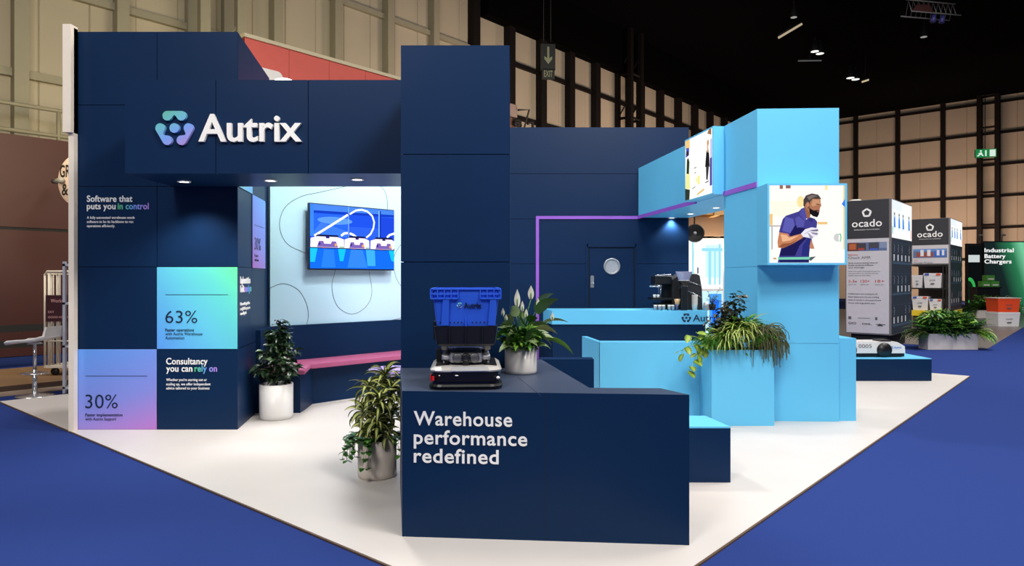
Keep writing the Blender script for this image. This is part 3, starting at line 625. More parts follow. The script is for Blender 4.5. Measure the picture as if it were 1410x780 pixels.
# ------------------------------------------------------------------ tote robot on the front counter
GOLD = mat('cream_clip', (205, 190, 150), .5)
def rrect(x0, x1, y0, y1, r, n=5):
    out = []
    for cx, cy, a0 in ((x1 - r, y1 - r, 0), (x0 + r, y1 - r, 90), (x0 + r, y0 + r, 180), (x1 - r, y0 + r, 270)):
        for k_ in range(n + 1): a = R(a0 + 90 * k_ / n); out.append((cx + r * math.cos(a), cy + r * math.sin(a)))
    return out
def loft(mb, rings, m=0, cap=True, smooth=False):
    n = len(rings[0][0]); vs = [(x, y, z) for pl_, z in rings for x, y in pl_]
    fs = [(k_ * n + i, k_ * n + (i + 1) % n, (k_ + 1) * n + (i + 1) % n, (k_ + 1) * n + i) for k_ in range(len(rings) - 1) for i in range(n)]
    if cap: fs += [tuple(range(n - 1, -1, -1)), tuple((len(rings) - 1) * n + i for i in range(n))]
    mb.add(vs, fs, m, smooth)
rb = thing('tote_robot', 'black and silver wheeled robot carrying a blue tote crate on the front counter', 'robot', (-.297, 4.42, CZ), R(3.5))
SIL = mat('silver_shell', (212, 208, 202), .3, metal=.3)
mb = MB(); loft(mb, [(rrect(-.222, .222, -.29, .29, .07), .006), (rrect(-.228, .228, -.30, .30, .08), .022), (rrect(-.222, .222, -.294, .294, .075), .034), (rrect(-.216, .216, -.288, .288, .07), .036)]); mb.build('lower_bumper', BLACK, rb, True)
mb = MB(); loft(mb, [(rrect(-.212, .212, -.284, .284, .07), .036), (rrect(-.214, .214, -.286, .286, .08), .108), (rrect(-.21, .21, -.282, .282, .08), .110)])
mb.box(-.17, .2, -.292, -.284, .052, .056); mb.build('chassis_band', mat('gloss_black', (20, 18, 18), .15), rb, True)
mb = MB(); loft(mb, [(rrect(-.218, .218, -.290, .290, .085), .110), (rrect(-.220, .220, -.292, .292, .085), .119), (rrect(-.200, .200, -.262, .275, .08), .134), (rrect(-.16, .16, -.20, .22, .05), .140)]); mb.build('top_shell', SIL, rb, True)
mb = MB(); loft(mb, [([(-.09, -.297), (.14, -.297), (.115, -.24), (-.065, -.24)], .117), ([(-.085, -.285), (.135, -.285), (.112, -.235), (-.062, -.235)], .139)]); mb.build('front_plate', mat('grey_plate', (165, 165, 165), .4), rb, True)
mb = MB(); mb.box(-.217, -.211, -.25, -.2, .05, .09); mb.box(-.205, -.19, -.297, -.28, .06, .085); each(mb, 'tail_light', mat('red_lens', (200, 30, 30), .3), rb, True)
mb = MB(); mb.ball((-.055, -.288, .088), (.012, .006, .004)); mb.ball((.195, -.28, .072), (.012, .01, .01)); mb.ball((-.16, -.285, .088), (.005, .005, .004)); each(mb, 'sensor_lens', WHITE, rb, True)
for x in (-.12, .12):
    mb = MB()
    for y in (-.12, .12): mb.tube([(x, y, .13), (x * 1.02, -y * .7, .255)], .016, 8); mb.tube([(x * 1.12, y, .14), (x * 1.1, -y * .7, .25)], .012, 8)
    mb.ball((x, 0, .195), .028); mb.build('lift_arm', STEEL, rb, True)
mb = MB(); mb.tube([(-.135, -.15, .25), (.135, -.15, .25)], .013); mb.tube([(-.135, .15, .25), (.135, .15, .25)], .013); each(mb, 'cross_rod', CHROME, rb, True)
for x in (-.135, .135):
    mb = MB(); mb.box(x - .018, x + .018, -.17, -.13, .232, .268, b=.004); mb.build('rod_clip', GOLD, rb, True)
mb = MB(); mb.box(-.10, .10, -.20, .1, .155, .215, b=.008); mb.box(-.15, -.10, -.16, .1, .165, .2, b=.006); mb.box(.10, .15, -.16, .1, .165, .2, b=.006); mb.tube([(-.15, -.17, .185), (-.1, -.17, .185)], .02); mb.tube([(.1, -.17, .185), (.15, -.17, .185)], .02)
dv = mb.build('drive_housing', STEEL, rb, True)
mb = MB()
for x in (-.052, .052):
    mb.lathe([(.012, 0), (.03, 0), (.032, .006), (.024, .012), (.001, .012)], n=20, M=Matrix.Translation((x, -.2, .185)) @ Matrix.Rotation(R(90), 4, 'X'))
each(mb, 'roller_cap', mat('dark_grey_metal', (110, 110, 112), .4, metal=.6), dv, True)
mb = MB(); mb.lathe([(.01, .01), (.012, .022), (.026, .022), (.03, 0)], n=20, M=Matrix.Translation((0, -.2, .185)) @ Matrix.Rotation(R(90), 4, 'X')); mb.box(-.02, .02, -.215, -.2, .125, .165); mb.build('centre_camera', BLACK, dv, True)
mb = MB(); mb.box(-.185, -.105, -.2, .18, .13, .145); mb.box(.11, .19, -.2, .18, .13, .145); mb.box(-.19, -.16, -.05, .1, .145, .22); each(mb, 'side_rail', BLACK, rb, True)
mb = MB(); loft(mb, [(rrect(-.165, .165, -.24, .24, .02), .262), (rrect(-.18, .18, -.255, .255, .02), .275), (rrect(-.195, .195, -.27, .27, .02), .385)])
for x in (-.1, 0, .1): mb.box(x - .003, x + .003, -.275, -.262, .28, .385)
mb.box(-.2, -.185, -.2, .2, .3, .41); mb.build('load_tray', BLACK, rb, True)

CRB = mat('blue_crate_plastic', (44, 96, 222), .42, var=.05)
ct = thing('tote_crate', 'blue plastic tote crate with a black logo, on top of the front counter robot', 'crate', (-.297, 4.42, CZ + .386), R(3.5))
mb = MB(); a, b2 = .178, .255
loft(mb, [(rrect(-a, a, -b2, b2, .02), 0), (rrect(-a - .002, a + .002, -b2 - .002, b2 + .002, .02), .01), (rrect(-.202, .202, -.285, .285, .02), .19), (rrect(-.202, .202, -.285, .285, .02), .228), (rrect(-.19, .19, -.273, .273, .02), .228), (rrect(-.168, .168, -.245, .245, .02), .012)], cap=False)
mb.prism(rrect(-a, a, -b2, b2, .02), 0, .012)
loft(mb, [(rrect(-.214, .214, -.297, .297, .015), .222), (rrect(-.214, .214, -.297, .297, .015), .23), (rrect(-.19, .19, -.273, .273, .015), .23)], cap=False)
mb.build('crate_shell', CRB, ct, True)
mb = MB()
for s_ in (-1, 1):                                           # ribbed collar at the corners
    for x0, x1 in ((-.214, -.045), (.085, .214)):
        mb.box(x0, x1, s_ * .297 - .002, s_ * .297 + .002, .165, .172); mb.box(x0, x1, s_ * .29 - .008, s_ * .297 + .002, .194, .2); mb.box(x0, x1, s_ * .29 - .008, s_ * .29 + .008, .165, .17)
        n = 5 if x0 < 0 else 4
        for i in range(n): x = x0 + (x1 - x0 - .005) * i / (n - 1); mb.box(x, x + .005, min(s_ * .28, s_ * .299), max(s_ * .28, s_ * .299), .165, .226)
    for i in range(8): y = -.29 + .0825 * i; mb.box(min(s_ * .2, s_ * .216), max(s_ * .2, s_ * .216), y, y + .005, .165, .226)
    mb.box(min(s_ * .2, s_ * .216), max(s_ * .2, s_ * .216), -.297, .297, .165, .17); mb.box(min(s_ * .2, s_ * .216), max(s_ * .2, s_ * .216), -.297, .297, .194, .199)
mb.build('rim_ribs', CRB, ct, True)
mb = MB()
for x in (-.15, .135):
    mb.prism([(0, 0), (.045, 0), (.05, .16), (.012, .16)], 0, .012, M=Matrix.Translation((x, -.262, .008)) @ Matrix.Rotation(R(90 + 9), 4, 'X') if False else frame((x, -.258, .006), (1, 0, 0)) @ Matrix.Rotation(R(90 + 9.5), 4, 'X'))
mb.box(-.003, .003, -.275, -.255, .0, .05); each(mb, 'corner_rib', CRB, ct, True)
mb = MB()
for x in (-.155, -.118, -.095, -.07, -.048, -.026, .04, .064, .088, .112, .136, .16):
    mb.lathe([(.001, .001), (.0048, .001)], n=8, M=Matrix.Translation((x, -.2595, .022)) @ Matrix.Rotation(R(90), 4, 'X'))
each(mb, 'drain_hole', BLACKM, ct, True)
Mk = frame((0, -.2775, .125), (1, 0, 0)) @ Matrix.Rotation(R(-9.2) * -1, 4, 'X')
mb = MB(); text(mb, 'Autrix', Mk, -.012, -.014, .033, .105, .014, 1.0, depth=.004); mb.build('dark_lettering', mat('black_lettering', (14, 18, 34), .5, var=0), ct, True)
mb = MB(); logo(mb, Mk, -.037, .002, .0185, .002); mb.build('crate_logo', grad('logo_print_pale', [(0, (120, 220, 190)), (.4, (140, 220, 230)), (.6, (60, 80, 140)), (1, (170, 190, 240))], .5, -.8), ct, True)

# ------------------------------------------------------------------ plants
G = lambda n, c, r=.4: mat(n, c, r, var=.25, scale=25)
G_DARK = G('leaf_dark_green', (30, 52, 30), .28); G_MID = G('leaf_green', (52, 96, 34)); G_BRI = G('leaf_bright_green', (104, 150, 44)); G_LIME = G('leaf_lime', (150, 180, 70))
G_CREAM = G('leaf_cream_stripe', (205, 205, 120)); G_FERN = G('fern_green', (92, 150, 40)); G_BRN = G('leaf_olive', (84, 84, 52)); G_BLU = G('leaf_fresh', (70, 126, 44))
WFL = mat('white_spathe', (240, 236, 214), .5)
def rnd(a, b): return random.uniform(a, b)
def pot(t, x, y, z, r, h, m=WHITE):
    b = MB(); b.lathe([(.001, 0), (r * .93, 0), (r * .985, h * .03), (r, h * .12), (r, h), (r * .93, h), (r * .93, h * .86), (.001, h * .86)], (x, y, z), 40); b.build('pot', m, t)
    b = MB(); b.lathe([(.001, h * .88), (r * .925, h * .885)], (x, y, z), 24); b.build('soil', SOIL, t)
def clump(mb, c, n, r, L, W, ms, el=(-.4, 1.0), droop=.9, flat=1.0, prof=None, a0=0, a1=6.28):
    for i in range(n):
        a = rnd(a0, a1); q_ = rnd(0, 1) ** .5; p = Vector(c) + Vector((math.cos(a) * r * q_, math.sin(a) * r * q_, rnd(-1, 1) * r * .6 * flat))
        mb.leaf(p, a + rnd(-.7, .7), rnd(*el), L * rnd(.7, 1.25), W * rnd(.8, 1.2), droop * rnd(.6, 1.3), 4, random.choice(ms), None, .2, prof=prof, roll=rnd(-.9, .9))
def ficus(mb, st, c, h, spread, nb, nl, L, taper=True, az=None):
    for k_ in range(nb):
        t = (k_ + .5) / nb; a = k_ * 2.4 + rnd(-.3, .3); z = c[2] + h * (.1 + .8 * t); rr = spread * (1 - .75 * t if taper else 1) * rnd(.6, 1.1)
        tip = Vector((c[0] + math.cos(a) * rr, c[1] + math.sin(a) * rr, z + h * rnd(.02, .14))); bs = Vector((c[0], c[1], z - h * .08))
        st.tube([bs, (bs + tip) / 2 + Vector((0, 0, h * .04)), tip], [.004, .003, .0015], 5)
        for i in range(nl):
            p = bs.lerp(tip, rnd(.3, 1.05)) + Vector((rnd(-1, 1), rnd(-1, 1), rnd(-1, 1))) * L * .3
            mb.leaf(p, a + rnd(-1.6, 1.6), rnd(-.6, .5), L * rnd(.75, 1.25), L * .46, rnd(.4, 1.2), 4, random.choice((0, 0, 0, 1)), roll=rnd(-.9, .9))
# dark ficus by the display wall
t = thing('potted_ficus', 'dark leafy ficus in a white cylinder pot beside the corner bench', 'plant', (-2.62, 7.59, 0)); pot(t, -2.62, 7.59, 0, .18, .385)
mb = MB(); st = MB(); st.tube([(-2.62, 7.59, .33), (-2.60, 7.59, .7), (-2.57, 7.58, 1.08)], [.014, .01, .004], 7)
ficus(mb, st, (-2.61, 7.59, .36), .64, .27, 44, 17, .092); 
for i in range(60): mb.leaf((-2.575 + rnd(-.05, .08), 7.58 + rnd(-.05, .05), rnd(.92, 1.1)), rnd(-1, 3), rnd(-.5, .4), .08, .042, .8, 4, 0)
keep(mb, lambda x, y, z: (max(x, -2.8 - .155 * (y - 7.005)), min(y, 7.77) if z < .6 else y, z)); keep(st, lambda x, y, z: (max(x, -2.8 - .155 * (y - 7.005)), y, z))
st.build('stem', BARK, t); mb.build('foliage', [G_DARK, G('leaf_shiny_green', (70, 92, 62), .2)], t)
# striped dracaena
t = thing('potted_dracaena', 'striped yellow-green dracaena with trailing ivy in a white pot beside the front counter', 'plant', (-1.06, 5.37, 0)); pot(t, -1.06, 5.37, 0, .15, .295, mat('marbled_pot', (214, 202, 190), .35, var=.16, scale=6))
mb = MB(); st = MB()
for (u, v, n, L, yo) in ((530, 514, 26, .21, 0), (508, 531, 22, .19, -.05), (538, 537, 22, .2, -.1), (522, 545, 26, .2, -.16), (500, 560, 20, .18, .0), (541, 563, 20, .19, .05), (520, 572, 24, .18, -.12), (530, 590, 18, .15, -.08), (505, 585, 16, .14, -.06)):
    c = at(u, v + 6, 5.37 + yo); st.tube([(-1.06 + rnd(-.04, .04), 5.37, .26), c.lerp(Vector((-1.06, 5.37, .3)), .5), c], [.014, .011, .008], 7)
    for i in range(n):
        ft = i / n; a = i * 2.39996; mb.leaf(c + Vector((0, 0, (1 - ft) * -.05 + .03 * ft)), a, -.1 + 1.25 * ft, L * rnd(.75, 1.1), .044, rnd(1.2, 2.3), 6, 0, 1, .3, roll=rnd(-.8, .8))
keep(mb, lambda x, y, z: (min(x, -.856), y, z))
st.build('stem', BARK, t); mb.build('foliage', [G('leaf_edge_green', (46, 74, 26), .35), G_CREAM], t)
mb = MB(); hr_ = lambda tt: 1.0 * math.sin(math.pi * (.15 + .85 * tt)) ** .6
for i in range(22):
    a = rnd(2.4, 5.0) if i < 16 else rnd(-1, 2.2); p = Vector((-1.06, 5.37, .3)) + Vector((math.cos(a), math.sin(a), 0)) * .13
    d = Vector((math.cos(a) if i >= 10 else -abs(math.cos(a)) - .3, math.sin(a) * .6, 0)).normalized(); n = int(rnd(4, 9)); pts = [p]
    for k_ in range(n):
        p = p + d * .026 * (1 - k_ / n) + Vector((rnd(-.008, .008), rnd(-.008, .008), .02 - .012 * k_)); pts.append(p)
        for q_ in range(2): mb.leaf(p, rnd(0, 6.3), rnd(-.5, .3), .045 * rnd(.7, 1.2), .042, .5, 3, 0 if random.random() < .6 else 1, None, .15, prof=hr_)
    mb.tube(pts, .0016, 4, 2)
keep(mb, lambda x, y, z: (min(x, -.856), y, z))
mb.build('trailing_ivy', [G_MID, G_BLU, BARK], t)
# peace lily
PLX, PLY, PLZ = .063, 4.885, CZ
t = thing('peace_lily', 'peace lily with white spathes in a white pot on the front counter', 'plant', (PLX, PLY, PLZ)); pot(t, PLX, PLY, PLZ, .115, .2, mat('pearl_pot', (232, 226, 220), .22, var=.06, scale=5))
mb = MB(); base = Vector((PLX, PLY, PLZ + .18))
def lily_leaf(u, v, W, me, yo=0, mid=.12):
    tip = at(u, v, PLY + yo); d = tip - base; az = math.atan2(d.y, d.x); L = d.length
    st0 = base + d * .45 + Vector((0, 0, mid * .8)); s1 = tip - st0; az = math.atan2(s1.y, s1.x) if s1.xy.length > .02 else az; L1 = s1.length * 1.12
    el = math.asin(max(-1, min(1, s1.z / s1.length)))
    mb.tube([base, base + d * .25 + Vector((0, 0, mid * .6)), st0], .003, 5, 0); mb.leaf(st0, az, el + .5, L1, W * 1.3, 1.0, 7, me, None, .2, roll=(-1 if math.cos(az) > 0 else 1) * rnd(.5, 1.1))
for u, v, W, me, yo in ((768, 416, .075, 0, -.05), (762, 408, .07, 0, .05), (780, 447, .035, 2, 0), (785, 490, .035, 1, .05), (704, 424, .06, 3, -.08), (690, 450, .06, 3, -.03), (684, 468, .05, 0, -.06), (755, 452, .05, 3, -.08), (748, 470, .045, 0, -.1), (740, 440, .06, 0, -.06), (716, 430, .06, 3, 0), (722, 446, .07, 0, -.1), (700, 458, .06, 0, -.1), (735, 455, .06, 0, .08), (712, 462, .06, 0, .05), (757, 478, .045, 2, -.1), (728, 425, .055, 0, .1), (695, 438, .05, 2, .05), (765, 462, .04, 2, -.12)):
    lily_leaf(u, v, W, me, yo)
clump(mb, base + Vector((0, 0, .05)), 70, .10, .13, .05, (0, 0, 1, 3), (.1, 1.2), 1.0)
for i in range(60):
    a = rnd(0, 6.3); p = base + Vector((math.cos(a) * rnd(.02, .12), math.sin(a) * rnd(.02, .12), rnd(-.0, .10))); mb.leaf(p, a + rnd(-.6, .6), rnd(0, 1.1), rnd(.05, .1), .04, 1.2, 4, random.choice((0, 1, 1, 0)))
for i in range(70):
    a = rnd(3.0, 6.4); p = base + Vector((math.cos(a) * .105, math.sin(a) * .105, rnd(0, .05))); mb.leaf(p, a, rnd(-.6, .5), .032, .03, .5, 3, 1, prof=hr_)
mb.build('foliage', [G_MID, G('leaf_young_green', (110, 158, 52)), G('leaf_pale', (150, 158, 96)), G('leaf_grey_green', (122, 144, 92))], t)
for u, v, h in ((714, 398, .13), (732, 393, .10), (721, 414, .08), (724, 425, .07), (740, 410, .07), (694, 424, .06), (698, 433, .05), (762, 430, .06)):
    tip = at(u, v, PLY - .02); b = MB(); bt = tip - Vector((rnd(-.01, .01), 0, h)); b.tube([base + (bt - base) * .1, base.lerp(bt, .6) + Vector((0, 0, .03)), bt], .0025, 5, 1)
    b.leaf(bt, -1.57, 1.5, h, .044 if h > .09 else .026, .25, 7, 0, None, .5); b.tube([bt, bt + Vector((0, -.012, h * .45))], .004, 5, 1)
    b.build('flower', [WFL, G_BLU], t)

# mixed planting in the blue plant box
def boxplant(name, label): return thing(name, label, 'plant', (2.43, 7.3, PZ - .04))
BP = lambda u, v, y=7.28: at(u, v, y)
t = boxplant('dark_shrub', 'dark twiggy shrub rising from the back of the blue plant box'); mb = MB(); st = MB()
root = BP(1000, 478, 7.34)
for u, v in ((1014, 404), (1006, 412), (1020, 421), (1000, 415), (993, 425), (1012, 430), (985, 436), (1024, 410), (1003, 440), (978, 444), (990, 452), (1016, 445)):
    tip = BP(u, v, 7.34 + rnd(-.06, .06)); m_ = root.lerp(tip, .6) + Vector((rnd(-.03, .03), 0, .02)); st.tube([root, m_, tip], [.006, .004, .0015], 5)
    for i in range(34): mb.leaf(m_.lerp(tip, rnd(-.8, 1.02)) + Vector((rnd(-.03, .03), rnd(-.04, .04), rnd(-.03, .03))), rnd(0, 6.3), rnd(-.7, .6), rnd(.05, .085), .034, .7, 3, random.choice((0, 0, 1)), roll=rnd(-1, 1))
st.build('stem', BARK, t)
clump(mb, BP(998, 458, 7.3), 150, .10, .09, .036, (0, 0, 1), (-.3, 1.2)); clump(mb, BP(1008, 446, 7.32), 90, .07, .09, .034, (0, 0, 1), (-.2, 1.3))
st.tube([root, BP(1000, 440, 7.33)], .008, 6)
keep(mb, lambda x, y, z: (x, min(y, 7.42) if x > 2.55 else y, z)); mb.build('foliage', [mat('leaf_black_green', (32, 40, 26), .3, var=.3, scale=20), G_BRN], t)
t = boxplant('golden_pothos', 'trailing yellow-green pothos with heart shaped leaves in the blue plant box'); mb = MB(); st = MB()
for pts in ([(988, 478), (965, 466), (945, 462)], [(985, 478), (962, 474), (942, 480), (940, 488)], [(988, 480), (962, 485), (955, 500), (948, 512)], [(990, 474), (972, 462), (958, 458)], [(985, 480), (968, 478), (960, 493)], [(992, 476), (975, 470), (966, 476)]):
    P = [BP(u, v, 7.24 - .03 * i) for i, (u, v) in enumerate(pts)]; cv = arcpts([tuple(p) for p in P], 5); st.tube(cv, .003, 5)
    for i, p in enumerate(cv[3:]):
        if i % 3 == 0: mb.leaf(p, rnd(3.4, 5.8), rnd(-1.1, .1), rnd(.085, .115), .075, .6, 5, 0, 1, .15, prof=hr_, roll=rnd(-.5, .5))
mb.build('foliage', [G('pothos_green', (104, 130, 34)), G('pothos_yellow', (150, 176, 66))], t); st.build('stem', G_LIME, t)
t = boxplant('spider_plant', 'striped arching spider plant in the middle of the blue plant box'); mb = MB()
for (u, v, y) in ((1008, 465, 7.2), (1022, 462, 7.2), (1000, 470, 7.18), (1030, 452, 7.27), (1014, 455, 7.27)):
    c = BP(u, v, y)
    for i in range(54): mb.leaf(c, rnd(2.6, 6.8), rnd(.2, 1.25), rnd(.16, .32), .019, rnd(1.2, 2.9), 7, 0, 1, .2, roll=rnd(-.6, .6))
keep(mb, lambda x, y, z: (x, min(y, 7.42) if x > 2.55 else y, z)); mb.build('foliage', [G('spider_green', (96, 124, 44)), G('spider_cream', (184, 194, 104))], t)
t = boxplant('rhipsalis', 'olive brown stringy rhipsalis hanging over the edge of the blue plant box'); mb = MB()
for i in range(190):
    p = BP(rnd(1036, 1066), rnd(452, 476), 7.2 + rnd(-.02, .12)); a = rnd(3.9, 6.6); pts = [p]; n = int(rnd(5, 10)); e = rnd(.2, 1.0)
    for k_ in range(n):
        p = p + Vector((math.cos(a) * math.cos(e), math.sin(a) * math.cos(e) * .7, math.sin(e))) * .038; e = max(-1.5, e - rnd(.25, .55)); a += rnd(-.3, .3); pts.append(p)
    mb.tube(pts, .0042, 4, random.choice((0, 0, 1)))
keep(mb, lambda x, y, z: (x, min(y, 7.42) if x > 2.55 else y, z)); mb.build('stems', [G_BRN, G('rhipsalis_green', (98, 104, 58))], t)
def fern(mb, c, n, L, a0=0, a1=6.28, m=(0, 1), wd=.05, dr=1.0, er=(.5, 1.2)):
    for i in range(n):
        a = a0 + (a1 - a0) * (i + .5) / n + rnd(-.2, .2); e = rnd(*er); p = Vector(c); LL = L * rnd(.7, 1.1); k2 = 11; mm = random.choice(m)
        for j in range(k2):
            d = Vector((math.cos(a) * math.cos(e), math.sin(a) * math.cos(e), math.sin(e))); p2 = p + d * LL / k2
            if j > 0:
                lw = wd * math.sin(math.pi * (.15 + .85 * j / k2)) * 1.2
                for s_ in (-1, 1): mb.leaf(p2, a + s_ * 1.15, e * .4, lw * 1.3, lw * .42, .5, 2, mm)
            p = p2; e -= rnd(.12, .26) * dr
t = boxplant('boston_fern', 'bright green feathery ferns filling the blue plant box between the other plants'); mb = MB()
for (u, v, y, a0, a1) in ((990, 468, 7.24, 2.6, 6.0), (1000, 470, 7.22, 3.4, 5.4), (1046, 466, 7.24, 3.4, 6.8), (1040, 458, 7.32, 0, 6.28), (1022, 466, 7.3, 0, 6.28), (978, 472, 7.26, 2.4, 4.9)): fern(mb, BP(u, v, y), 15, .24, a0, a1, wd=.035)
for (u, v, r_) in ((985, 466, .09), (1000, 456, .1), (1012, 448, .1), (1024, 446, .1), (1035, 455, .1), (1045, 458, .08), (992, 474, .08), (1015, 464, .1), (988, 480, .07), (1005, 480, .07), (1025, 480, .07), (1045, 478, .07), (1058, 470, .07)): clump(mb, BP(u, v, 7.3), 60, r_, .10, .026, (0, 0, 1), (-.3, 1.1))
for (u, v) in ((984, 474), (994, 476), (975, 474)):
    c = BP(u, v, 7.2)
    for i in range(70): mb.leaf(c + Vector((rnd(-.05, .05), rnd(-.03, .03), rnd(-.02, .03))), rnd(3, 6), rnd(-.2, 1), rnd(.1, .22), .006, rnd(1.2, 2.4), 4, 1)
keep(mb, lambda x, y, z: (x, min(y, 7.42) if x > 2.55 else y, z)); mb.build('fronds', [G_FERN, G_BLU], t)

# ------------------------------------------------------------------ on the bar: coffee machine and cups
BZT = 1.073; bk = F / 10.4
def bxp(u): return (u - 705) / bk
def bzp(v): return CH + (H0 - v) / bk
cm = thing('coffee_machine', 'black espresso machine with chrome taps on the bar counter', 'coffee machine', (2.45, 10.55, BZT))
mb = MB(); prof = [(bxp(926), 0), (bxp(968), 0), (bxp(967), bzp(398) - BZT), (bxp(964), bzp(380) - BZT), (bxp(960), bzp(377.5) - BZT), (bxp(938), bzp(377.5) - BZT), (bxp(926), bzp(386) - BZT)]
def yprism(mb, prof, y0, y1, z, m=0):
    n = len(prof); vs = [(x, y0, z + h) for x, h in prof] + [(x, y1, z + h) for x, h in prof]
    mb.add(vs, [tuple(range(n)), tuple(range(2 * n - 1, n - 1, -1))] + [(i, n + i, n + (i + 1) % n, (i + 1) % n) for i in range(n)], m)
yprism(mb, prof, 10.42, 10.80, BZT); mb.build('body', mat('dark_machine', (40, 38, 40), .45), cm)
mb = MB(); mb.box(bxp(903), bxp(926), 10.42, 10.78, bzp(392), bzp(380), b=.01); mb.box(bxp(906), bxp(926), 10.42, 10.78, BZT + .01, BZT + .10, b=.01); mb.box(bxp(899), bxp(926), 10.38, 10.80, bzp(413.5), bzp(410), 0); mb.box(bxp(918), bxp(927), 10.6, 10.78, BZT + .05, bzp(385)); mb.build('group_head', BLACK, cm)
mb = MB()
for y in (10.46, 10.6):
    mb.tube([(bxp(905), y, bzp(394)), (bxp(912), y, bzp(394))], .028); mb.tube([(bxp(906), y, bzp(395)), (bxp(898), y, bzp(394.5))], .012); mb.tube([(bxp(911), y, bzp(392)), (bxp(911), y, bzp(410))], .006)
mb.tube([(bxp(902), 10.4, bzp(379.5)), (bxp(924), 10.4, bzp(378.5))], .008); mb.tube([(bxp(945), 10.41, bzp(387)), (bxp(967), 10.41, bzp(394))], .004); mb.tube([(bxp(946), 10.40, bzp(400)), (bxp(966), 10.38, bzp(410))], .005)
each(mb, 'chrome_tap', CHROME, cm)
for x in (901.5, 906.5):
    mb = MB(); mb.lathe([(.018, 0), (.026, .045), (.024, .045), (.016, .004), (.001, .004)], (bxp(x), 10.42, bzp(410)), 14); mb.build('shot_glass', mat('clear_cup', (190, 200, 205), .2), cm)
gr = thing('coffee_grinder', 'black coffee grinder with a clear bean hopper on the bar', 'grinder', (bxp(938), 10.28, BZT)); gx = bxp(939)
mb = MB(); mb.box(gx - .055, gx + .05, 10.225, 10.33, BZT, bzp(393), b=.012); mb.lathe([(.05, 0), (.075, .06)], (gx, 10.28, bzp(393)), 20); mb.box(gx - .1, gx - .05, 10.24, 10.3, bzp(397), bzp(391), b=.006); mb.build('body', BLACK, gr)
hop = mat('smoky_hopper', (150, 158, 190), .1); nt = hop.node_tree; nt.nodes['Principled BSDF'].inputs['Alpha'].default_value = .6
mb = MB(); mb.lathe([(.06, 0), (.085, .01), (.125, .12), (.13, .13), (.12, .12), (.08, .015)], (gx, 10.28, bzp(386)), 28); mb.build('hopper', hop, gr)
mb = MB(); mb.lathe([(.085, .0), (.088, .012), (.06, .012)], (gx, 10.28, bzp(387)), 24); mb.build('hopper_collar', STEEL, gr)
TIN = [('steel tin at the end of the tin row farthest from the grinder', 900.5, 10.30), ('second steel tin of the row on the bar, counted towards the grinder', 906, 10.29), ('third steel tin of the row on the bar, counted towards the grinder', 911.5, 10.3), ('fourth steel tin of the row, by the stirrer cup', 919.5, 10.29), ('fifth steel tin of the row, touching the stirrer cup', 924.5, 10.3)]
for lab, u, y in TIN:
    t = thing('tin', lab, 'tin', (bxp(u), y, BZT), 0, 'steel tins on the bar'); b = MB(); r = .027
    b.lathe([(.001, 0), (r, 0), (r, .075), (r * .9, .078)], (bxp(u), y, BZT), 18); b.build('can', STEEL, t); b = MB(); b.lathe([(.001, .082), (r * 1.02, .08), (r * 1.02, .07)], (bxp(u), y, BZT), 18); b.build('lid', WHITEM, t)
t = thing('stirrer_cup', 'cup packed with wooden stirrers, standing in front of the grinder', 'cup', (bxp(929.5), 10.28, BZT)); b = MB()
b.lathe([(.001, 0), (.02, 0), (.025, .012), (.02, .02), (.03, .09), (.026, .09)], (bxp(929.5), 10.28, BZT), 18); b.build('cup', mat('blue_cup', (40, 60, 110), .4), t); b = MB()
for i in range(26): a = rnd(0, 6.3); rr = rnd(0, .024); b.tube([(bxp(929.5) + math.cos(a) * rr * .8, 10.28 + math.sin(a) * rr * .8, BZT + .05), (bxp(929.5) + math.cos(a) * rr * 2.1, 10.28 + math.sin(a) * rr * 2, BZT + .172)], .004, 4)
b.build('stirrers', mat('birch', (222, 192, 150), .7), t)
for i in range(6):
    z = BZT + .026 * i; x = bxp(953.5); b = MB(); b.lathe([(.001, 0), (.034, 0), (.045, .10), (.047, .103), (.043, .1), (.032, .006)], (x + .002 * (i % 2), 10.28, z), 22)
    tag(b.build('paper_cup', WHITEM), ('white paper cup at the bottom of the nested stack on the bar', 'white paper cup nested second from the bottom of the bar stack', 'white paper cup nested third from the bottom of the bar stack', 'white paper cup nested third from the top of the bar stack', 'white paper cup nested second from the top of the bar stack', 'white paper cup at the top of the nested stack on the bar')[i], 'cup', 'stacked paper cups on the bar')
b = MB(); b.lathe([(.001, .0), (.026, 0), (.02, .1), (.001, .1)], (bxp(957), 10.36, BZT), 16); b.lathe([(.02, .1), (.024, .16), (.02, .2), (.001, .2)], (bxp(957), 10.36, BZT), 16)
tag(b.build('flask', mat('grey_flask', (120, 126, 150), .4)), 'small grey flask behind the stack of white paper cups', 'flask')
b = MB(); b.lathe([(.001, 0), (.052, 0), (.036, .118), (.03, .12), (.001, .12)], (bxp(969), 10.28, BZT), 20); tag(b.build('tumbler', STEEL), 'upturned silver tumbler on the bar beside the white paper cups', 'cup')
t = thing('bar_plant', 'small twiggy green plant on the bar beside the silver tumbler', 'plant', (bxp(979), 10.35, BZT)); mb = MB(); st = MB(); b = MB(); b.lathe([(.001, 0), (.05, 0), (.06, .09), (.05, .09), (.001, .07)], (bxp(979), 10.35, BZT), 18); b.build('pot', BLACKM, t)
for i in range(13):
    tip = Vector((bxp(rnd(966, 992)), 10.35 + rnd(-.1, .1), bzp(rnd(396, 425)))); bs = Vector((bxp(979), 10.35, BZT + .07)); st.tube([bs, bs.lerp(tip, .5) + Vector((0, 0, .04)), tip], .0025, 4)
    for k_ in range(7): mb.leaf(bs.lerp(tip, rnd(.35, 1)), rnd(0, 6.3), rnd(-.3, .8), .05, .02, .8, 3, random.choice((0, 0, 1)))
st.build('stem', BARK, t); mb.build('foliage', [G_DARK, G_MID], t)

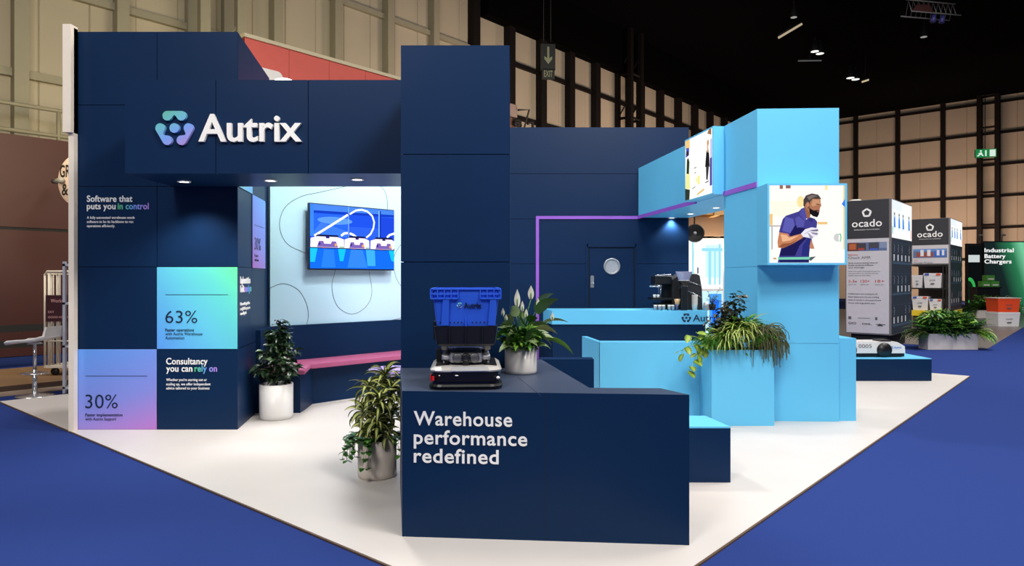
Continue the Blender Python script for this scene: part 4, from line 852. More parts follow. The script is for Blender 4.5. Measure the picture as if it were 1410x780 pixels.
# ------------------------------------------------------------------ white robot on the podium
ar = thing('cart_robot', 'low white robot numbered 0005 on the navy podium', 'robot', (5.55, 10.66, .341))
mb = MB(); yprism(mb, [(5.05, .06), (5.08, .20), (5.14, .235), (5.92, .235), (5.97, .21), (6.04, .17), (6.05, .06)], 10.5, 10.9, .341); mb.build('shell', WHITE, ar)
mb = MB(); mb.box(5.06, 6.04, 10.51, 10.89, .351, .402); mb.build('skirt', BLACK, ar)
for x in (5.18, 5.72):
    mb = MB(); mb.lathe([(.001, -.02), (.1, -.02), (.11, -.01), (.11, .03), (.001, .03)], n=28, M=Matrix.Translation((x, 10.5, .341 + .111)) @ Matrix.Rotation(R(90), 4, 'X')); mb.build('wheel', BLACK, ar)
Mrb = frame((0, 10.5, 0), (1, 0, 0)); mb = MB(); text(mb, '0005', Mrb, 5.33, .485, .055, .2, 0, depth=.003); mb.build('number', mat('grey_print', (90, 90, 95), .5), ar)
mb = MB(); logo(mb, Mrb, 5.845, .49, .022, .003); text(mb, 'Autrix', Mrb, 5.875, .475, .035, .115, .008, depth=.003); mb.build('logo', mat('sky_print', (70, 150, 220), .5), ar)
mb = MB(); mb.box(5.70, 5.86, 10.55, 10.8, .576, .60); mb.build('lift_plate', BLACK, ar)

# ------------------------------------------------------------------ display towers on the neighbouring stand
DGREY = mat('charcoal_print', (44, 44, 50), .6); LGREY = mat('pale_print', (204, 200, 204), .6); FRG = mat('grey_frame', (112, 108, 108), .5); SHB = mat('shelf_print', (34, 44, 58), .55); RED = mat('red_print', (190, 70, 60), .6, var=0); GTX = mat('grey_lettering', (96, 94, 98), .6, var=0); LBL = mat('pale_label', (190, 195, 200), .6, var=0); MIDB = mat('dark_steel_print', (84, 96, 108), .6, var=.3)
def tower(label, C, wd, dp, z0, z1, shelf, grp):
    t = thing('display_tower', label, 'display', (C.x, C.y, 0), 0, grp)
    Mf = frame(C + E2 * wd, -E2); Ms = frame(C, E1); zc = z1 - (z1 - z0) * .285; H_ = z1 - z0
    P = lambda a, b: (C + E2 * a + E1 * b).xy
    b = MB()
    if shelf: b.prism([P(0, dp * .45), P(wd, dp * .45), P(wd, dp), P(0, dp)], z0, z1); b.prism([P(0, .0), P(wd, 0), P(wd, dp * .45), P(0, dp * .45)], z0 + H_ * .5, z1); b.prism([P(0, 0), P(.05, 0), P(.05, dp * .45), P(0, dp * .45)], z0, z0 + H_ * .5)
    else: b.prism([P(0, 0), P(wd, 0), P(wd, dp), P(0, dp)], z0, z1)
    b.build('frame', FRG, t)
    b = MB(); b.box(0, wd - .04, -.012, -.001, zc, z1 - .01, 0, Mf); hd = b.build('header', DGREY, t)
    Mh = Mf @ Matrix.Translation((0, -.012, 0)); b = MB(); text(b, 'ocado', Mh, wd * .5 - .02, zc + .3 * (z1 - zc), wd * .17, wd * .66, .012, 1.05, depth=.006, center=True)
    cx, cz, r0, r1 = wd * .5 - .02, zc + .66 * (z1 - zc), wd * .115, wd * .07
    o = [(r0 * math.sin(R(72 * i + 36)), -r0 * math.cos(R(72 * i + 36)) * -1) for i in range(5)]
    for i in range(5):
        a0, a1 = R(90 + 72 * i), R(90 + 72 * (i + 1)); pts = [(cx + rr * math.cos(a), cz + rr * math.sin(a)) for rr, a in ((r0, a0 + .06), (r0, a1 - .06), (r1, a1), (r1, a0))]
        b.add([(x, -.006, z) for x, z in pts] + [(x, -.0005, z) for x, z in pts], [(0, 1, 2, 3), (0, 4, 5, 1), (1, 5, 6, 2), (2, 6, 7, 3), (3, 7, 4, 0)], 0, False, Mh)
    text(b, 'INTELLIGENT AUTOMATION', Mh, wd * .5 - .02, zc + .21 * (z1 - zc), wd * .022, wd * .56, 0, depth=.003, center=True)
    b.build('header_logo', WTXT, hd)
    zb = z0 + .03 if not shelf else z0 + H_ * .5 + .03
    b = MB(); b.box(0.02, wd - .04, -.01, -.001, zb, zc - .01, 0, Mf); ip = b.build('info_panel', LGREY, t); Mi_ = Mf @ Matrix.Translation((0, -.01, 0)); hI = zc - zb
    pt = zc - (.10 if not shelf else .12) * wd; ph = .21 * wd * (1 if not shelf else 1.3)
    its = [('r', (0, 1, 0, 1), (92, 112, 150))] + ([('r', (0, .3, 0, 1), (110, 60, 50)), ('r', (.05, .22, .2, .85), (190, 96, 50)), ('r', (.25, .48, .1, .9), (60, 52, 60)), ('r', (.28, .44, .1, .35), (170, 60, 50)), ('r', (.55, .8, .15, .95), (64, 62, 72)), ('r', (.58, .78, .1, .3), (60, 90, 190)), ('r', (.82, 1, .3, 1), (130, 145, 175))] if not shelf else [('r', (0, 1, .75, 1), (100, 140, 200)), ('r', (.1, .6, .1, .6), (150, 70, 60)), ('r', (.22, .32, .2, .9), (225, 225, 230)), ('r', (.42, .52, .2, .9), (225, 225, 230)), ('r', (.62, .95, .1, .75), (50, 100, 190)), ('r', (.7, .78, .25, .85), (220, 225, 235)), ('r', (.85, .92, .25, .85), (220, 225, 235))])
    picture('photo_print', ip, Mi_ @ Matrix.Translation((.04, 0, pt - ph)), wd - .12, ph, its, mats_lit=False)
    b = MB(); y = pt - ph
    if not shelf:
        text(b, 'Mobile Robots', Mi_, .06, y - .10 * wd, wd * .03, wd * .22, .01, m=1); text(b, 'Chuck AMR', Mi_, .06, y - .185 * wd, wd * .06, wd * .5, 0, m=0)
        for k_, wl in enumerate((.66, .56, .36)): text(b, ('Goods to person picking robots for', 'flexible warehouse fulfilment', 'and storage')[k_], Mi_, .06, y - (.30 + .055 * k_) * wd, wd * .03, wd * wl, .01, m=2)
        for k_, wl in enumerate((.7, .66, .5)): text(b, ('Collaborative mobile robots guide the team and', 'carry every order to the next stop, improving', 'speed, accuracy and safety')[k_], Mi_, .06, y - (.50 + .05 * k_) * wd, wd * .022, wd * wl, 0, m=0)
        for x, s_ in ((.06, '2-3x'), (.34 * wd, '120+'), (.66 * wd, '18+')):
            text(b, s_, Mi_, x, y - .76 * wd, wd * .062, wd * .2, .008, m=1); text(b, 'typical rate', Mi_, x, y - .82 * wd, wd * .022, wd * .18, 0, m=0)
        for k_, wl in enumerate((.64, .68, .72, .6)): text(b, ('Collaborative zone picking for all', 'Rapid deployment into any building', 'Scales up quickly to meet peak demand', 'Proven with large global users')[k_], Mi_, .06, y - (1.05 + .075 * k_) * wd, wd * .028, wd * wl, .01, m=2)
        text(b, 'GXO', Mi_, .06, zb + .2 * wd, wd * .05, wd * .18, .02, m=2); text(b, 'DHL', Mi_, .38 * wd, zb + .2 * wd, wd * .04, wd * .2, .02, m=2)
        b.box(.06, .06 + .07 * wd, -.003, 0, zb + .32 * wd, zb + .39 * wd, 0, Mi_); b.box(.66 * wd, .71 * wd, -.003, 0, zb + .32 * wd, zb + .39 * wd, 0, Mi_); b.box(.28 * wd, .55 * wd, -.003, 0, zb + .35 * wd, zb + .362 * wd, 0, Mi_); b.box(.68 * wd, .88 * wd, -.003, 0, zb + .21 * wd, zb + .225 * wd, 2, Mi_); b.prism([(.7 * wd, .0), (.84 * wd, .0), (.76 * wd, .06 * wd)], 0, .003, 2, Mi_ @ Matrix.Translation((0, -.003, zb + .18 * wd)) @ Matrix.Rotation(R(90), 4, 'X'))
    else:
        text(b, 'Robotics', Mi_, .06, y - .08 * wd, wd * .025, wd * .12, .01, m=1)
        text(b, 'Ocado Mobile', Mi_, .06, y - .17 * wd, wd * .055, wd * .5, 0, m=0); text(b, 'Robot System', Mi_, .06, y - .25 * wd, wd * .055, wd * .5, 0, m=0)
    b.build('info_lettering', [GTX, RED, mat('dark_print', (50, 50, 54), .6, var=0)], ip)
    # lit header on the long side, printed shelving below it
    picture('light_panel', t, Ms @ Matrix.Translation((.05, -.006, zc)), dp - .06, z1 - zc - .02, [('r', (0, 1, 0, 1), (255, 255, 255)), ('r', (0, .5, .75, 1), (235, 245, 255))] + [it for xx in (.12, .34, .54, .84) for it in (('p', [(xx - .04, .28), (xx + .05, .28), (xx + .03, .55), (xx, .62), (xx - .03, .5)], (70, 130, 220)), ('e', (xx, .64, .025, .045), (120, 90, 80)), ('r', (xx - .05, xx - .03, .2, .7), (150, 225, 225)))] + [('r', (.9, .97, .05, .3), (255, 210, 200)), ('r', (.0, .03, .1, .3), (90, 200, 190))], 1.05)
    b = MB(); b.box(.05, dp - .02, -.006, -.001, z0 + .02, zc - .01, 0, Ms); s2 = b.build('shelf_print', SHB, t)
    b = MB(); random.seed(5); hs = zc - z0
    for j in range(3):
        zz = z0 + hs * (.03 + j * .325); b.box(.08, dp - .05, -.009, -.006, zz + hs * .05, zz + hs * .075, 1, Ms)
        for i in range(5):
            x = .2 + i * (dp - .45) / 4.3
            if random.random() < .9: b.box(x, x + .1, -.009, -.006, zz + hs * .085, zz + hs * .085 + .14, 0, Ms)
            if random.random() < .75: b.tube([Ms @ Vector((x + .02 + .07 * (k_ % 2), -.008, zz + hs * (.17 + .02 * k_))) for k_ in range(5)], .012, 4, 2)
            b.box(x - .05, x + .15, -.009, -.006, zz + hs * .27, zz + hs * .278, 1, Ms)
    b.build('shelf_labels', [LBL, mat('blue_steel_print', (54, 74, 96), .6), MIDB], s2)
    return t, P, Mf
t, P_, _ = tower('display tower with red figures 2-3x, 120+ and 18+ on its pale front', Vector((8.33, 15.0, 0)), .93, 2.1, .30, 3.32, False, 'dark headed display towers')
b = MB(); b.prism([P_(.1, .1), P_(.84, .1), P_(.84, 1.9), P_(.1, 1.9)], 0, .30); b.build('plinth', BLACKM, t)
t, P_, Mf2 = tower('display tower with open shelves of white bins and a yellow base', Vector((13.48, 21.0, 0)), 1.04, 2.3, .55, 3.43, True, 'ocado display towers')
b = MB(); b.prism([P_(-.02, -.05), P_(1.09, -.05), P_(1.09, 2.2), P_(-.02, 2.2)], .38, .55); b.build('yellow_base', mat('yellow_paint', (230, 200, 40), .5), t)
b = MB(); b.prism([P_(.05, 0), P_(1.0, 0), P_(1.0, 2.1), P_(.05, 2.1)], 0, .38); b.build('robot_body', BLACKM, t)
H2 = 3.43 - .55
for z in (.55 + H2 * .24, .55 + H2 * .49):
    b = MB(); b.box(0, .98, -.03, .9, z - .02, z + .02, 0, Mf2); b.build('shelf', BLACKM, t)
for x in (.84, .93):
    b = MB(); b.box(x, x + .03, -.03, .0, .55, .55 + H2 * .5, 0, Mf2); b.build('rack_post', BLACKM, t)
BINW = mat('white_bin', (222, 220, 222), .5); BINR = mat('orange_bin', (232, 78, 34), .45)
def tote(name, label, M, x, z, wd, h, m, dp=.5, grp=None, band=None, lid=None):
    t = thing(name, label, 'bin', tuple(M @ Vector((x + wd / 2, .2, z))), 0, grp); b = MB()
    def rg(i, z_): return [M @ Vector(p) for p in ((x + i, .02 + i, z_), (x + wd - i, .02 + i, z_), (x + wd - i, .02 + dp - i, z_), (x + i, .02 + dp - i, z_))]
    L = [rg(.03, z), rg(.005, z + h * .85), rg(0, z + h * .85), rg(0, z + h), rg(.03, z + h), rg(.05, z + .03)]; vs = [tuple(p) for r_ in L for p in r_]
    b.add(vs, [(3, 2, 1, 0), (20, 21, 22, 23)] + [(k_ * 4 + i, k_ * 4 + (i + 1) % 4, k_ * 4 + 4 + (i + 1) % 4, k_ * 4 + 4 + i) for k_ in range(5) for i in range(4)])
    b.build('tub', m, t); b = MB(); Mt_ = M @ Matrix.Translation((0, .012, 0))
    text(b, 'ocado', Mt_, x + wd * .5, z + h * .5, h * .1, wd * .3, 0, center=True) ; b.box(x + wd * .4, x + wd * .6, -.003, 0, z + h * .25, z + h * .33, 0, Mt_)
    b.build('print', GTX, t)
    if band:
        b = MB(); b.box(x + wd * .08, x + wd * .3, -.004, .018, z + h * .86, z + h * .98, 0, M); b.box(x + wd * .7, x + wd * .92, -.004, .018, z + h * .86, z + h * .98, 1, M); each(b, 'handle_label', [mat('blue_label', (60, 90, 180), .5), BINR], t)
    return t
zs2 = .55 + H2 * .24 + .02
tote('bin', 'white bin without tags on the upper shelf of the yellow based tower', Mf2, .0, zs2, .3, .4, BINW, grp='white bins on the tower shelves')
tote('bin', 'white bin with blue and red tags on the upper shelf of the yellow based tower', Mf2, .32, zs2, .5, .46, BINW, grp='white bins on the tower shelves', band=1)
tote('bin', 'larger white bin on the lower shelf of the yellow based tower', Mf2, .0, .551, .45, .44, BINW, grp='white bins on the tower shelves', band=1)
tote('bin', 'smaller white bin on the lower shelf of the yellow based tower', Mf2, .47, .551, .35, .36, BINW, grp='white bins on the tower shelves', band=1)
b = MB(); b.lathe([(.001, .03), (.1, .03), (.16, 0), (.001, 0)], (at(1178, 275, 15.6).x, 15.6, 3.321), 24)
tag(b.build('dome_lamp', WHITEM), 'small white dome fitting on top of the display tower without shelves', 'lamp')
Mg = frame((15.75, 22.1, 0), (1, 0, 0))
tote('bin', 'white bin on the floor under the orange bin', Mg, 0, -.01, .72, .47, BINW, .6); tote('bin', 'orange bin stacked on the white bin at the aisle edge', Mg, 0, .461, .72, .45, BINR, .6)
b = MB(); b.prism([(15.72, 22.1), (16.5, 22.1), (16.55, 22.75), (15.72, 22.75)], .912, .925); tag(b.build('tray_lid', WHITEM), 'flat white lid lying on the orange bin', 'lid')

# fern troughs
def trough(label, x0, x1, y0, y1, z1, n, L):
    t = thing('plant_trough', label, 'planter', ((x0 + x1) / 2, (y0 + y1) / 2, -.012)); b = MB()
    b.box(x0, x1, y0, y0 + .03, -.012, z1); b.box(x0, x1, y1 - .03, y1, -.012, z1); b.box(x0, x0 + .03, y0 + .03, y1 - .03, -.012, z1); b.box(x1 - .03, x1, y0 + .03, y1 - .03, -.012, z1)
    b.build('box', mat('white_trough', (216, 208, 202), .5, var=.12, scale=6), t); b = MB(); b.box(x0 + .031, x1 - .031, y0 + .031, y1 - .031, 0, z1 - .03); b.build('soil', SOIL, t)
    f = MB()
    for i in range(n): fern(f, (rnd(x0 + .05, x1 - .05), rnd(y0 + .08, y1 - .05), z1 - .05), 13, L * rnd(.8, 1.15), m=(0, 1, 2) if i % 2 else (0, 1), wd=L * .2, dr=.55, er=(.9, 1.45))
    for i in range(n): clump(f, (rnd(x0 + .1, x1 - .1), rnd(y0 + .08, y1 - .08), z1 + rnd(.06, .44) * L / .58), 75, .2, .15, .05, (0, 1, 1, 2, 3), (-.5, 1.0))
    for i in range(5): fern(f, (x0 + .02, y0 + rnd(.05, .3), z1 - .05), 5, L * .9, 2.2, 4.2, (1, 3), L * .16); fern(f, (x1 - .02, y0 + rnd(.05, .3), z1 - .05), 6, L * .9, -1.6, 1, (0, 2), L * .16)
    f.build('ferns', [G('trough_fern', (76, 138, 46)), G('trough_dark', (44, 84, 40)), G('trough_light', (132, 178, 66)), G('trough_olive', (88, 112, 52))], t)
trough('long white trough of ferns at the corner of the grey floor', 9.14, 10.24, 15.0, 15.35, .335, 18, .54)
trough('far white trough of ferns in front of the green charger stand', 18.3, 19.7, 26.9, 27.3, .30, 9, .62)

# battery charger stand
bs = thing('charger_wall', 'backlit green and black wall lettered Industrial Battery Chargers', 'wall', (22, 30, 0)); Mx = frame((20.75, 30, 0), (1, 0, 0))
b = MB(); b.box(0, 5, 0, .2, -.012, 3.2, 0, Mx); b.build('back', BLACKM, bs)
b = MB(); b.box(0, 5, -.02, -.001, 0, 3.15, 0, Mx); b.build('light_panel', grad('green_glow', [(0, (14, 20, 22)), (.22, (16, 34, 34)), (.34, (40, 120, 80)), (.42, (120, 205, 160)), (.55, (60, 170, 100)), (1, (14, 70, 40))], 1, .18, emission=.75), bs)
b = MB(); Mx2 = Mx @ Matrix.Translation((0, -.02, 0))
for s_, v, wd in (('Industrial', 347.5, 1.28), ('Battery', 355.6, .92), ('Chargers', 363, 1.18)): text(b, s_, Mx2, .0, CH + (H0 - v) / (F / 30), .17, wd, .016, depth=.01)
b.build('lettering', emit((255, 255, 255), 1.0), bs)
b = MB(); b.prism([(20.1, 30.1), (20.7, 30.1), (20.7, 30.3), (20.1, 30.3)], -.012, 3.1); wn = b.build('wing', BLACKM, bs)
picture('wing_print', wn, frame((20.12, 30.095, .1), (1, 0, 0)), .55, 2.9, [('r', (0, 1, 0, 1), (14, 18, 20)), ('e', (.1, .32, .5, .2), (60, 190, 90)), ('e', (.0, .32, .4, .15), (16, 40, 26)), ('r', (0, .9, .75, .86), (225, 235, 235))], .8)
for x in (20.6, 21.6, 22.6, 23.6):
    l = MB(); l.tube([(x, 30.1, 3.15), (x, 30.1, 3.35), (x - .25, 29.7, 3.45)], .02, 6); l.ball((x - .25, 29.65, 3.44), (.09, .09, .05)); l.build('arm_lamp', GREYP, bs)
b = MB(); b.prism([(19.5, 28.6), (20.45, 28.6), (20.45, 29.1), (19.5, 29.1)], -.012, 1.15); b.prism([(19.45, 28.55), (20.5, 28.55), (20.5, 29.15), (19.45, 29.15)], 1.15, 1.2)
dk = tag(b.build('counter', BLACK), 'black display counter in front of the green charger wall', 'counter')
b = MB(); text(b, 'ecs', frame((20.1, 28.595, .68), (1, 0, 0)), 0, 0, .14, .3, .012); b.build('lettering', WTXT, dk)
GRB = mat('green_case', (78, 150, 62), .45, var=.15)
for k_, (x, z, lab) in enumerate(((19.75, 1.2, 'green charger case under the top one, nearer the black wing wall'), (20.12, 1.2, 'green charger case under the top one, nearer the wire chairs'), (19.93, 1.45, 'green charger case on top of two others on the black counter'))):
    t = thing('charger_case', lab, 'case', (x + .17, 28.8, z), 0, 'green charger cases on the counter'); b = MB(); b.box(x, x + .345, 28.65, 28.95, z, z + .245, b=.015); b.build('case_body', GRB, t)
    b = MB(); b.box(x + .05, x + .29, 28.642, 28.65, z + .06, z + .11); b.build('label', WHITEM, t)
def chair(x, y, rz, lab):
    t = thing('chair', lab, 'chair', (x, y, -.012), rz, 'wire chairs at the charger stand')
    b = MB(); b.box(-.22, .22, -.22, .22, .44, .46); b.build('seat', BLACK, t, True)
    b = MB(); b.tube([(-.24, -.2, .62), (-.26, .05, .66), (-.2, .24, .8), (0, .27, .86), (.2, .24, .8), (.26, .05, .66), (.24, -.2, .62)], .014, 6)
    for x_ in (-.15, 0, .15): b.tube([(x_, .2, .46), (x_, .26, .84)], .008, 5)
    b.build('backrest', CHROME, t, True)
    for sx, sy in ((-1, -1), (1, -1), (-1, 1), (1, 1)): b = MB(); b.tube([(sx * .2, sy * .2, .45), (sx * .24, sy * .24, 0)], .013, 6); b.build('leg', CHROME, t, True)
chair(20.9, 28.4, .5, 'first wire chair beside the black charger counter'); chair(21.7, 28.2, -.5, 'second wire chair from the black charger counter')
b = MB(); b.box(22.3, 24.0, 28.2, 28.7, -.012, 1.0); b.box(22.25, 24.05, 28.15, 28.75, 1.0, 1.04); tag(b.build('table', BLACKM), 'dark table in front of the green glow at the frame edge', 'table')

# neighbour behind the bar: lit wall, timber slats and round fan
nb = thing('lit_stand_wall', 'glowing white and cyan window wall of the neighbouring stand behind the bar', 'wall', (4.5, 16, 0)); Mn = frame((3.7, 16.0, 0), (1, 0, 0))
b = MB(); b.box(0, 2.2, .0, .2, 0, 2.5, 0, Mn); b.build('backing', WHITEM, nb)
picture('light_panel', nb, Mn @ Matrix.Translation((0, -.002, .1)), 2.2, 2.38, [('r', (0, 1, 0, 1), (246, 253, 255)), ('r', (.235, .262, 0, 1), (150, 225, 255)), ('p', [(.33, .02), (.56, .02), (.56, .5), (.30, .5)], (200, 240, 255)), ('r', (.42, .55, 0, .46), (70, 160, 250)), ('r', (.45, .52, .05, .4), (30, 110, 240)), ('r', (.38, .55, .62, .94), (205, 240, 255)), ('r', (.41, .44, .55, .9), (150, 220, 250)), ('r', (.47, .49, .55, .9), (160, 225, 250)), ('r', (.52, .54, .55, .95), (150, 215, 250)), ('r', (.29, .305, .66, .72), (70, 90, 120)), ('r', (.26, .32, 0, .36), (120, 215, 250)), ('r', (.34, .56, .88, .91), (150, 220, 250))], 1.15)
for x in (.0, .55, 1.24): 
    b = MB(); b.box(x, x + .04, -.05, -.003, .1, 2.48, 0, Mn); b.build('mullion', WHITEM, nb)
b = MB(); b.box(.6, 1.24, -.045, -.003, 1.26, 1.31, 0, Mn); b.build('transom', WHITEM, nb)
TIMB = mat('timber', (196, 152, 96), .7, var=.25, scale=6)
tb = thing('timber_canopy', 'timber slatted canopy above the glowing wall behind the bar', 'canopy', (4.5, 16.0, 2.5))
b = MB(); b.box(3.3, 6.2, 15.5, 15.6, 2.52, 2.95); b.build('fascia_board', mat('brown_board', (140, 110, 86), .7), tb)
for i, z in enumerate((2.98, 3.2)):
    b = MB(); b.box(3.2, 6.2, 15.1 + .3 * i, 15.2 + .3 * i, z, z + .1); b.build('slat', TIMB, tb)
for x in (3.95, 4.45, 4.95, 5.3):
    b = MB(); b.box(x, x + .12, 15.0, 17.0, 2.94, 3.42); b.build('rafter', TIMB, tb)
for i in range(5): 
    b = MB(); b.box(3.2, 6.2, 16 + .22 * i, 16.1 + .22 * i, 3.12, 3.2); b.build('slat', TIMB, tb)
area('canopy_lamp', (4.6, 15.2, 1.9), (4.6, 15.8, 3.2), .5, 25, (1, .85, .6))
fn = thing('round_fan', 'round black fan hanging beside the navy wall behind the bar', 'fan', (3.62, 13.5, 2.45)); Mq = Matrix.Translation((3.62, 13.5, 2.45)) @ Matrix.Rotation(R(-12), 4, 'Z') @ Matrix.Rotation(R(90), 4, 'X')
b = MB(); b.lathe([(.001, -.12), (.13, -.12), (.18, -.06), (.18, .03), (.165, .04), (.15, .02), (.05, .0)], n=32, M=Mq); b.build('housing', BLACK, fn)
b = MB(); b.lathe([(.001, .02), (.03, .02), (.035, 0)], n=16, M=Mq); b.build('hub', STEEL, fn)
b = MB()
for rr in (.06, .09, .12, .145): b.lathe([(rr, .03), (rr + .006, .034), (rr + .012, .03)], n=32, M=Mq)
b.build('grille', BLACKM, fn); b = MB(); b.tube([(3.62, 13.55, 2.6), (3.62, 13.55, 3.2), (3.62, 15.1, 3.2)], .015, 6); b.build('hanger', BLACKM, fn)

# ------------------------------------------------------------------ left neighbour
MARO = mat('maroon_board', (68, 27, 23), .55, var=.12, scale=2)
lw = thing('maroon_wall', 'curved maroon wall of the neighbouring stand behind the bar stool', 'wall', (-9.5, 14, 0)); o0 = Vector((-10.1, 13.5, 0))
def bulge(s): return -E2 * (.10 * math.sin((s + 3) / 8 * math.pi))
b = MB(); n = 24
for i in range(n):
    s0_, s1_ = -3 + 8 * i / n, -3 + 8 * (i + 1) / n; p0, p1 = o0 + E1 * s0_ + bulge(s0_), o0 + E1 * s1_ + bulge(s1_)
    for za, zb_, off in ((0, 2.52, 0.0), (2.58, 4.42, .0), (2.52, 2.58, -.02)):
        q0, q1 = p0 - E2 * off, p1 - E2 * off; b.face([q0 + Vector((0, 0, za)), q1 + Vector((0, 0, za)), q1 + Vector((0, 0, zb_)), q0 + Vector((0, 0, zb_))], 0 if off == 0 else 1, True)
    b.face([p0 + Vector((0, 0, 4.42)), p1 + Vector((0, 0, 4.42)), p1 + E2 * .3 + Vector((0, 0, 4.42)), p0 + E2 * .3 + Vector((0, 0, 4.42))])
b.build('curved_boards', [MARO, BLACKM], lw)
rs = thing('round_sign', 'round cream sign lettered GR &, projecting from the maroon wall', 'sign', tuple(at(107, 248, 11.6))); Ms_ = frame(at(107, 248, 11.6), (1, -.35, 0)); Mrr = Ms_ @ Matrix.Rotation(R(90), 4, 'X')
b = MB(); b.lathe([(.001, .03), (.425, .03), (.43, .025), (.43, -.03), (.001, -.03)], n=40, M=Mrr); b.build('disc', mat('cream_disc', (206, 182, 172), .6), rs)
b = MB(); Mt_ = Ms_ @ Matrix.Translation((0, -.03, 0)); text(b, 'GR', Mt_, -.375, .06, .2, .24, .02); text(b, '&', Mt_, -.33, -.25, .19, .15, .02); b.build('lettering', BLACKM, rs)
b = MB(); b.tube([at(85, 248, 11.6), at(79, 250, 11.9), at(74, 250, 13.6)], .05, 6); b.build('bracket', GREYP, rs)
WOOD = mat('wood_laminate', (134, 104, 74), .5, var=.2, scale=4)
wf = [Vector((-7.0, 9.35, 0)) + E1 * a + E2 * c for a, c in ((-6, 0), (5, 0), (5, 2.2), (-6, 2.2))]
b = MB(); b.prism([p.xy for p in wf], -.0119, .07, 1, top=0); struct(b.build('floor', [WOOD, mat('dark_plinth', (70, 52, 44), .6)]))
gs = [Vector((-7.0, 9.35, 0)) + E1 * a + E2 * c for a, c in ((-6, -.001), (5, -.001), (5, -.42), (-6, -.42))]
b = MB(); b.prism([p.xy for p in gs], -.0119, -.004); struct(b.build('floor', mat('taupe_floor', (150, 132, 118), .5)))
b = MB(); q0 = Vector((-7.0, 9.35, 0)) + E2 * 2.9
for z in (.35, .62): b.prism([p.xy for p in (q0 - E1 * 6, q0 + E1 * 5, q0 + E1 * 5 + E2 * .12, q0 - E1 * 6 + E2 * .12)], z, z + .12)
for a in (-5, -2.5, 0, 2.5, 4.8): p = q0 + E1 * a; b.prism([p.xy, (p + E1 * .1).xy, (p + E1 * .1 + E2 * .1).xy, (p + E2 * .1).xy], -.012, .7)
tag(b.build('low_barrier', BLACKM), 'dark two-rail barrier low in front of the maroon wall', 'barrier')
# bar stool
sx, sy = at(48, 545, 9.05).x, 9.05
st_ = thing('bar_stool', 'white moulded bar stool with chrome stem beside the wire trolley', 'stool', (sx, sy, -.004))
b = MB(); prof = [(-.27, .715), (-.23, .735), (-.1, .745), (.02, .75), (.12, .765), (.2, .79), (.25, .80)]
vs = []; 
for (x, z) in prof:
    for y, dz in ((-.19, .012), (-.17, 0), (.17, 0), (.19, .012)): vs.append((x, y, z + dz))
for (x, z) in prof:
    for y, dz in ((-.19, -.004), (-.17, -.03), (.17, -.03), (.19, -.004)): vs.append((x, y, z + dz))
nn = len(prof); fs = [(i * 4 + j, i * 4 + 4 + j, i * 4 + 5 + j, i * 4 + 1 + j) for i in range(nn - 1) for j in range(3)]; fs += [tuple(v + nn * 4 for v in f[::-1]) for f in fs]
fs += [(i * 4, (i + nn) * 4, (i + nn + 1) * 4, (i + 1) * 4) for i in range(nn - 1)] + [(i * 4 + 3, i * 4 + 7, (i + nn) * 4 + 7, (i + nn) * 4 + 3) for i in range(nn - 1)] + [(j, j + 1, j + 1 + nn * 4, j + nn * 4) for j in range(3)] + [((nn - 1) * 4 + j + 1, (nn - 1) * 4 + j, (2 * nn - 1) * 4 + j, (2 * nn - 1) * 4 + j + 1) for j in range(3)]
b.add(vs, fs, 0, True); b.box(.0, .26, -.195, .195, .78, .87, b=.03) if False else None
b.lathe([(.001, .69), (.09, .69), (.06, .715)], n=16); b.build('seat', WHITE, st_, True)
b = MB(); pts = [(.24, -.17, .80), (.27, 0, .80), (.24, .17, .80)]
b.add([(.22, -.19, .79), (.25, -.19, .79), (.22, .19, .79), (.25, .19, .79), (.24, -.16, .92), (.265, -.16, .92), (.24, .16, .92), (.265, .16, .92)], [(0, 4, 6, 2), (1, 3, 7, 5), (4, 5, 7, 6), (0, 1, 5, 4), (2, 6, 7, 3), (0, 2, 3, 1)]); b.build('backrest', WHITE, st_, True)
b = MB(); b.tube([(0, 0, .02), (0, 0, .35)], .03, 14); b.tube([(0, 0, .35), (0, 0, .69)], .02, 14); b.build('stem', CHROME, st_, True)
b = MB(); b.lathe([(.001, .03), (.05, .03), (.12, .012), (.22, .004), (.22, 0), (.001, 0)], n=28); b.build('base', CHROME, st_, True)
b = MB(); b.tube([(.03 + .12 * math.cos(a * .33) if False else .16 * math.cos(a * .33), .13 * math.sin(a * .33), .30) for a in range(20)], .009, 6); b.build('footrest', CHROME, st_, True)
# roll cage
cg = thing('roll_cage', 'tall cream wire trolley on wheels behind the bar stool', 'trolley', (-7.0, 10.4, .07)); o = at(62, 500, 10.4).x; cw = at(97, 500, 10.4).x - o + .25
CAGE = mat('cream_wire', (216, 206, 190), .4)
b = MB()
for x in (o, o + .06, o + cw): b.tube([(x, 10.4, .2), (x, 10.4, 1.62)], .017, 8)
b.tube([(o, 10.4, 1.6), (o + .03, 10.4, 1.66), (o + cw, 10.4, 1.66)], .017, 8)
for i in range(12): x = o + .08 + (cw - .1) * i / 11; b.tube([(x, 10.4, .22), (x, 10.4, 1.64)], .008, 5)
for z in (.22, .6, 1.2): b.tube([(o, 10.4, z), (o + cw, 10.4, z)], .012, 6)
b.build('front_grid', CAGE, cg)
b = MB()
for y in (10.55, 10.7, 10.85): b.tube([(o, y, .22), (o, y, 1.62)], .009, 5)
b.tube([(o, 10.4, 1.62), (o, 11, 1.62)], .014); b.tube([(o, 11, .2), (o, 11, 1.62)], .016); b.build('side_grid', CAGE, cg)
b = MB(); b.box(o, o + cw, 10.38, 11, .19, .22); b.build('deck', CAGE, cg)
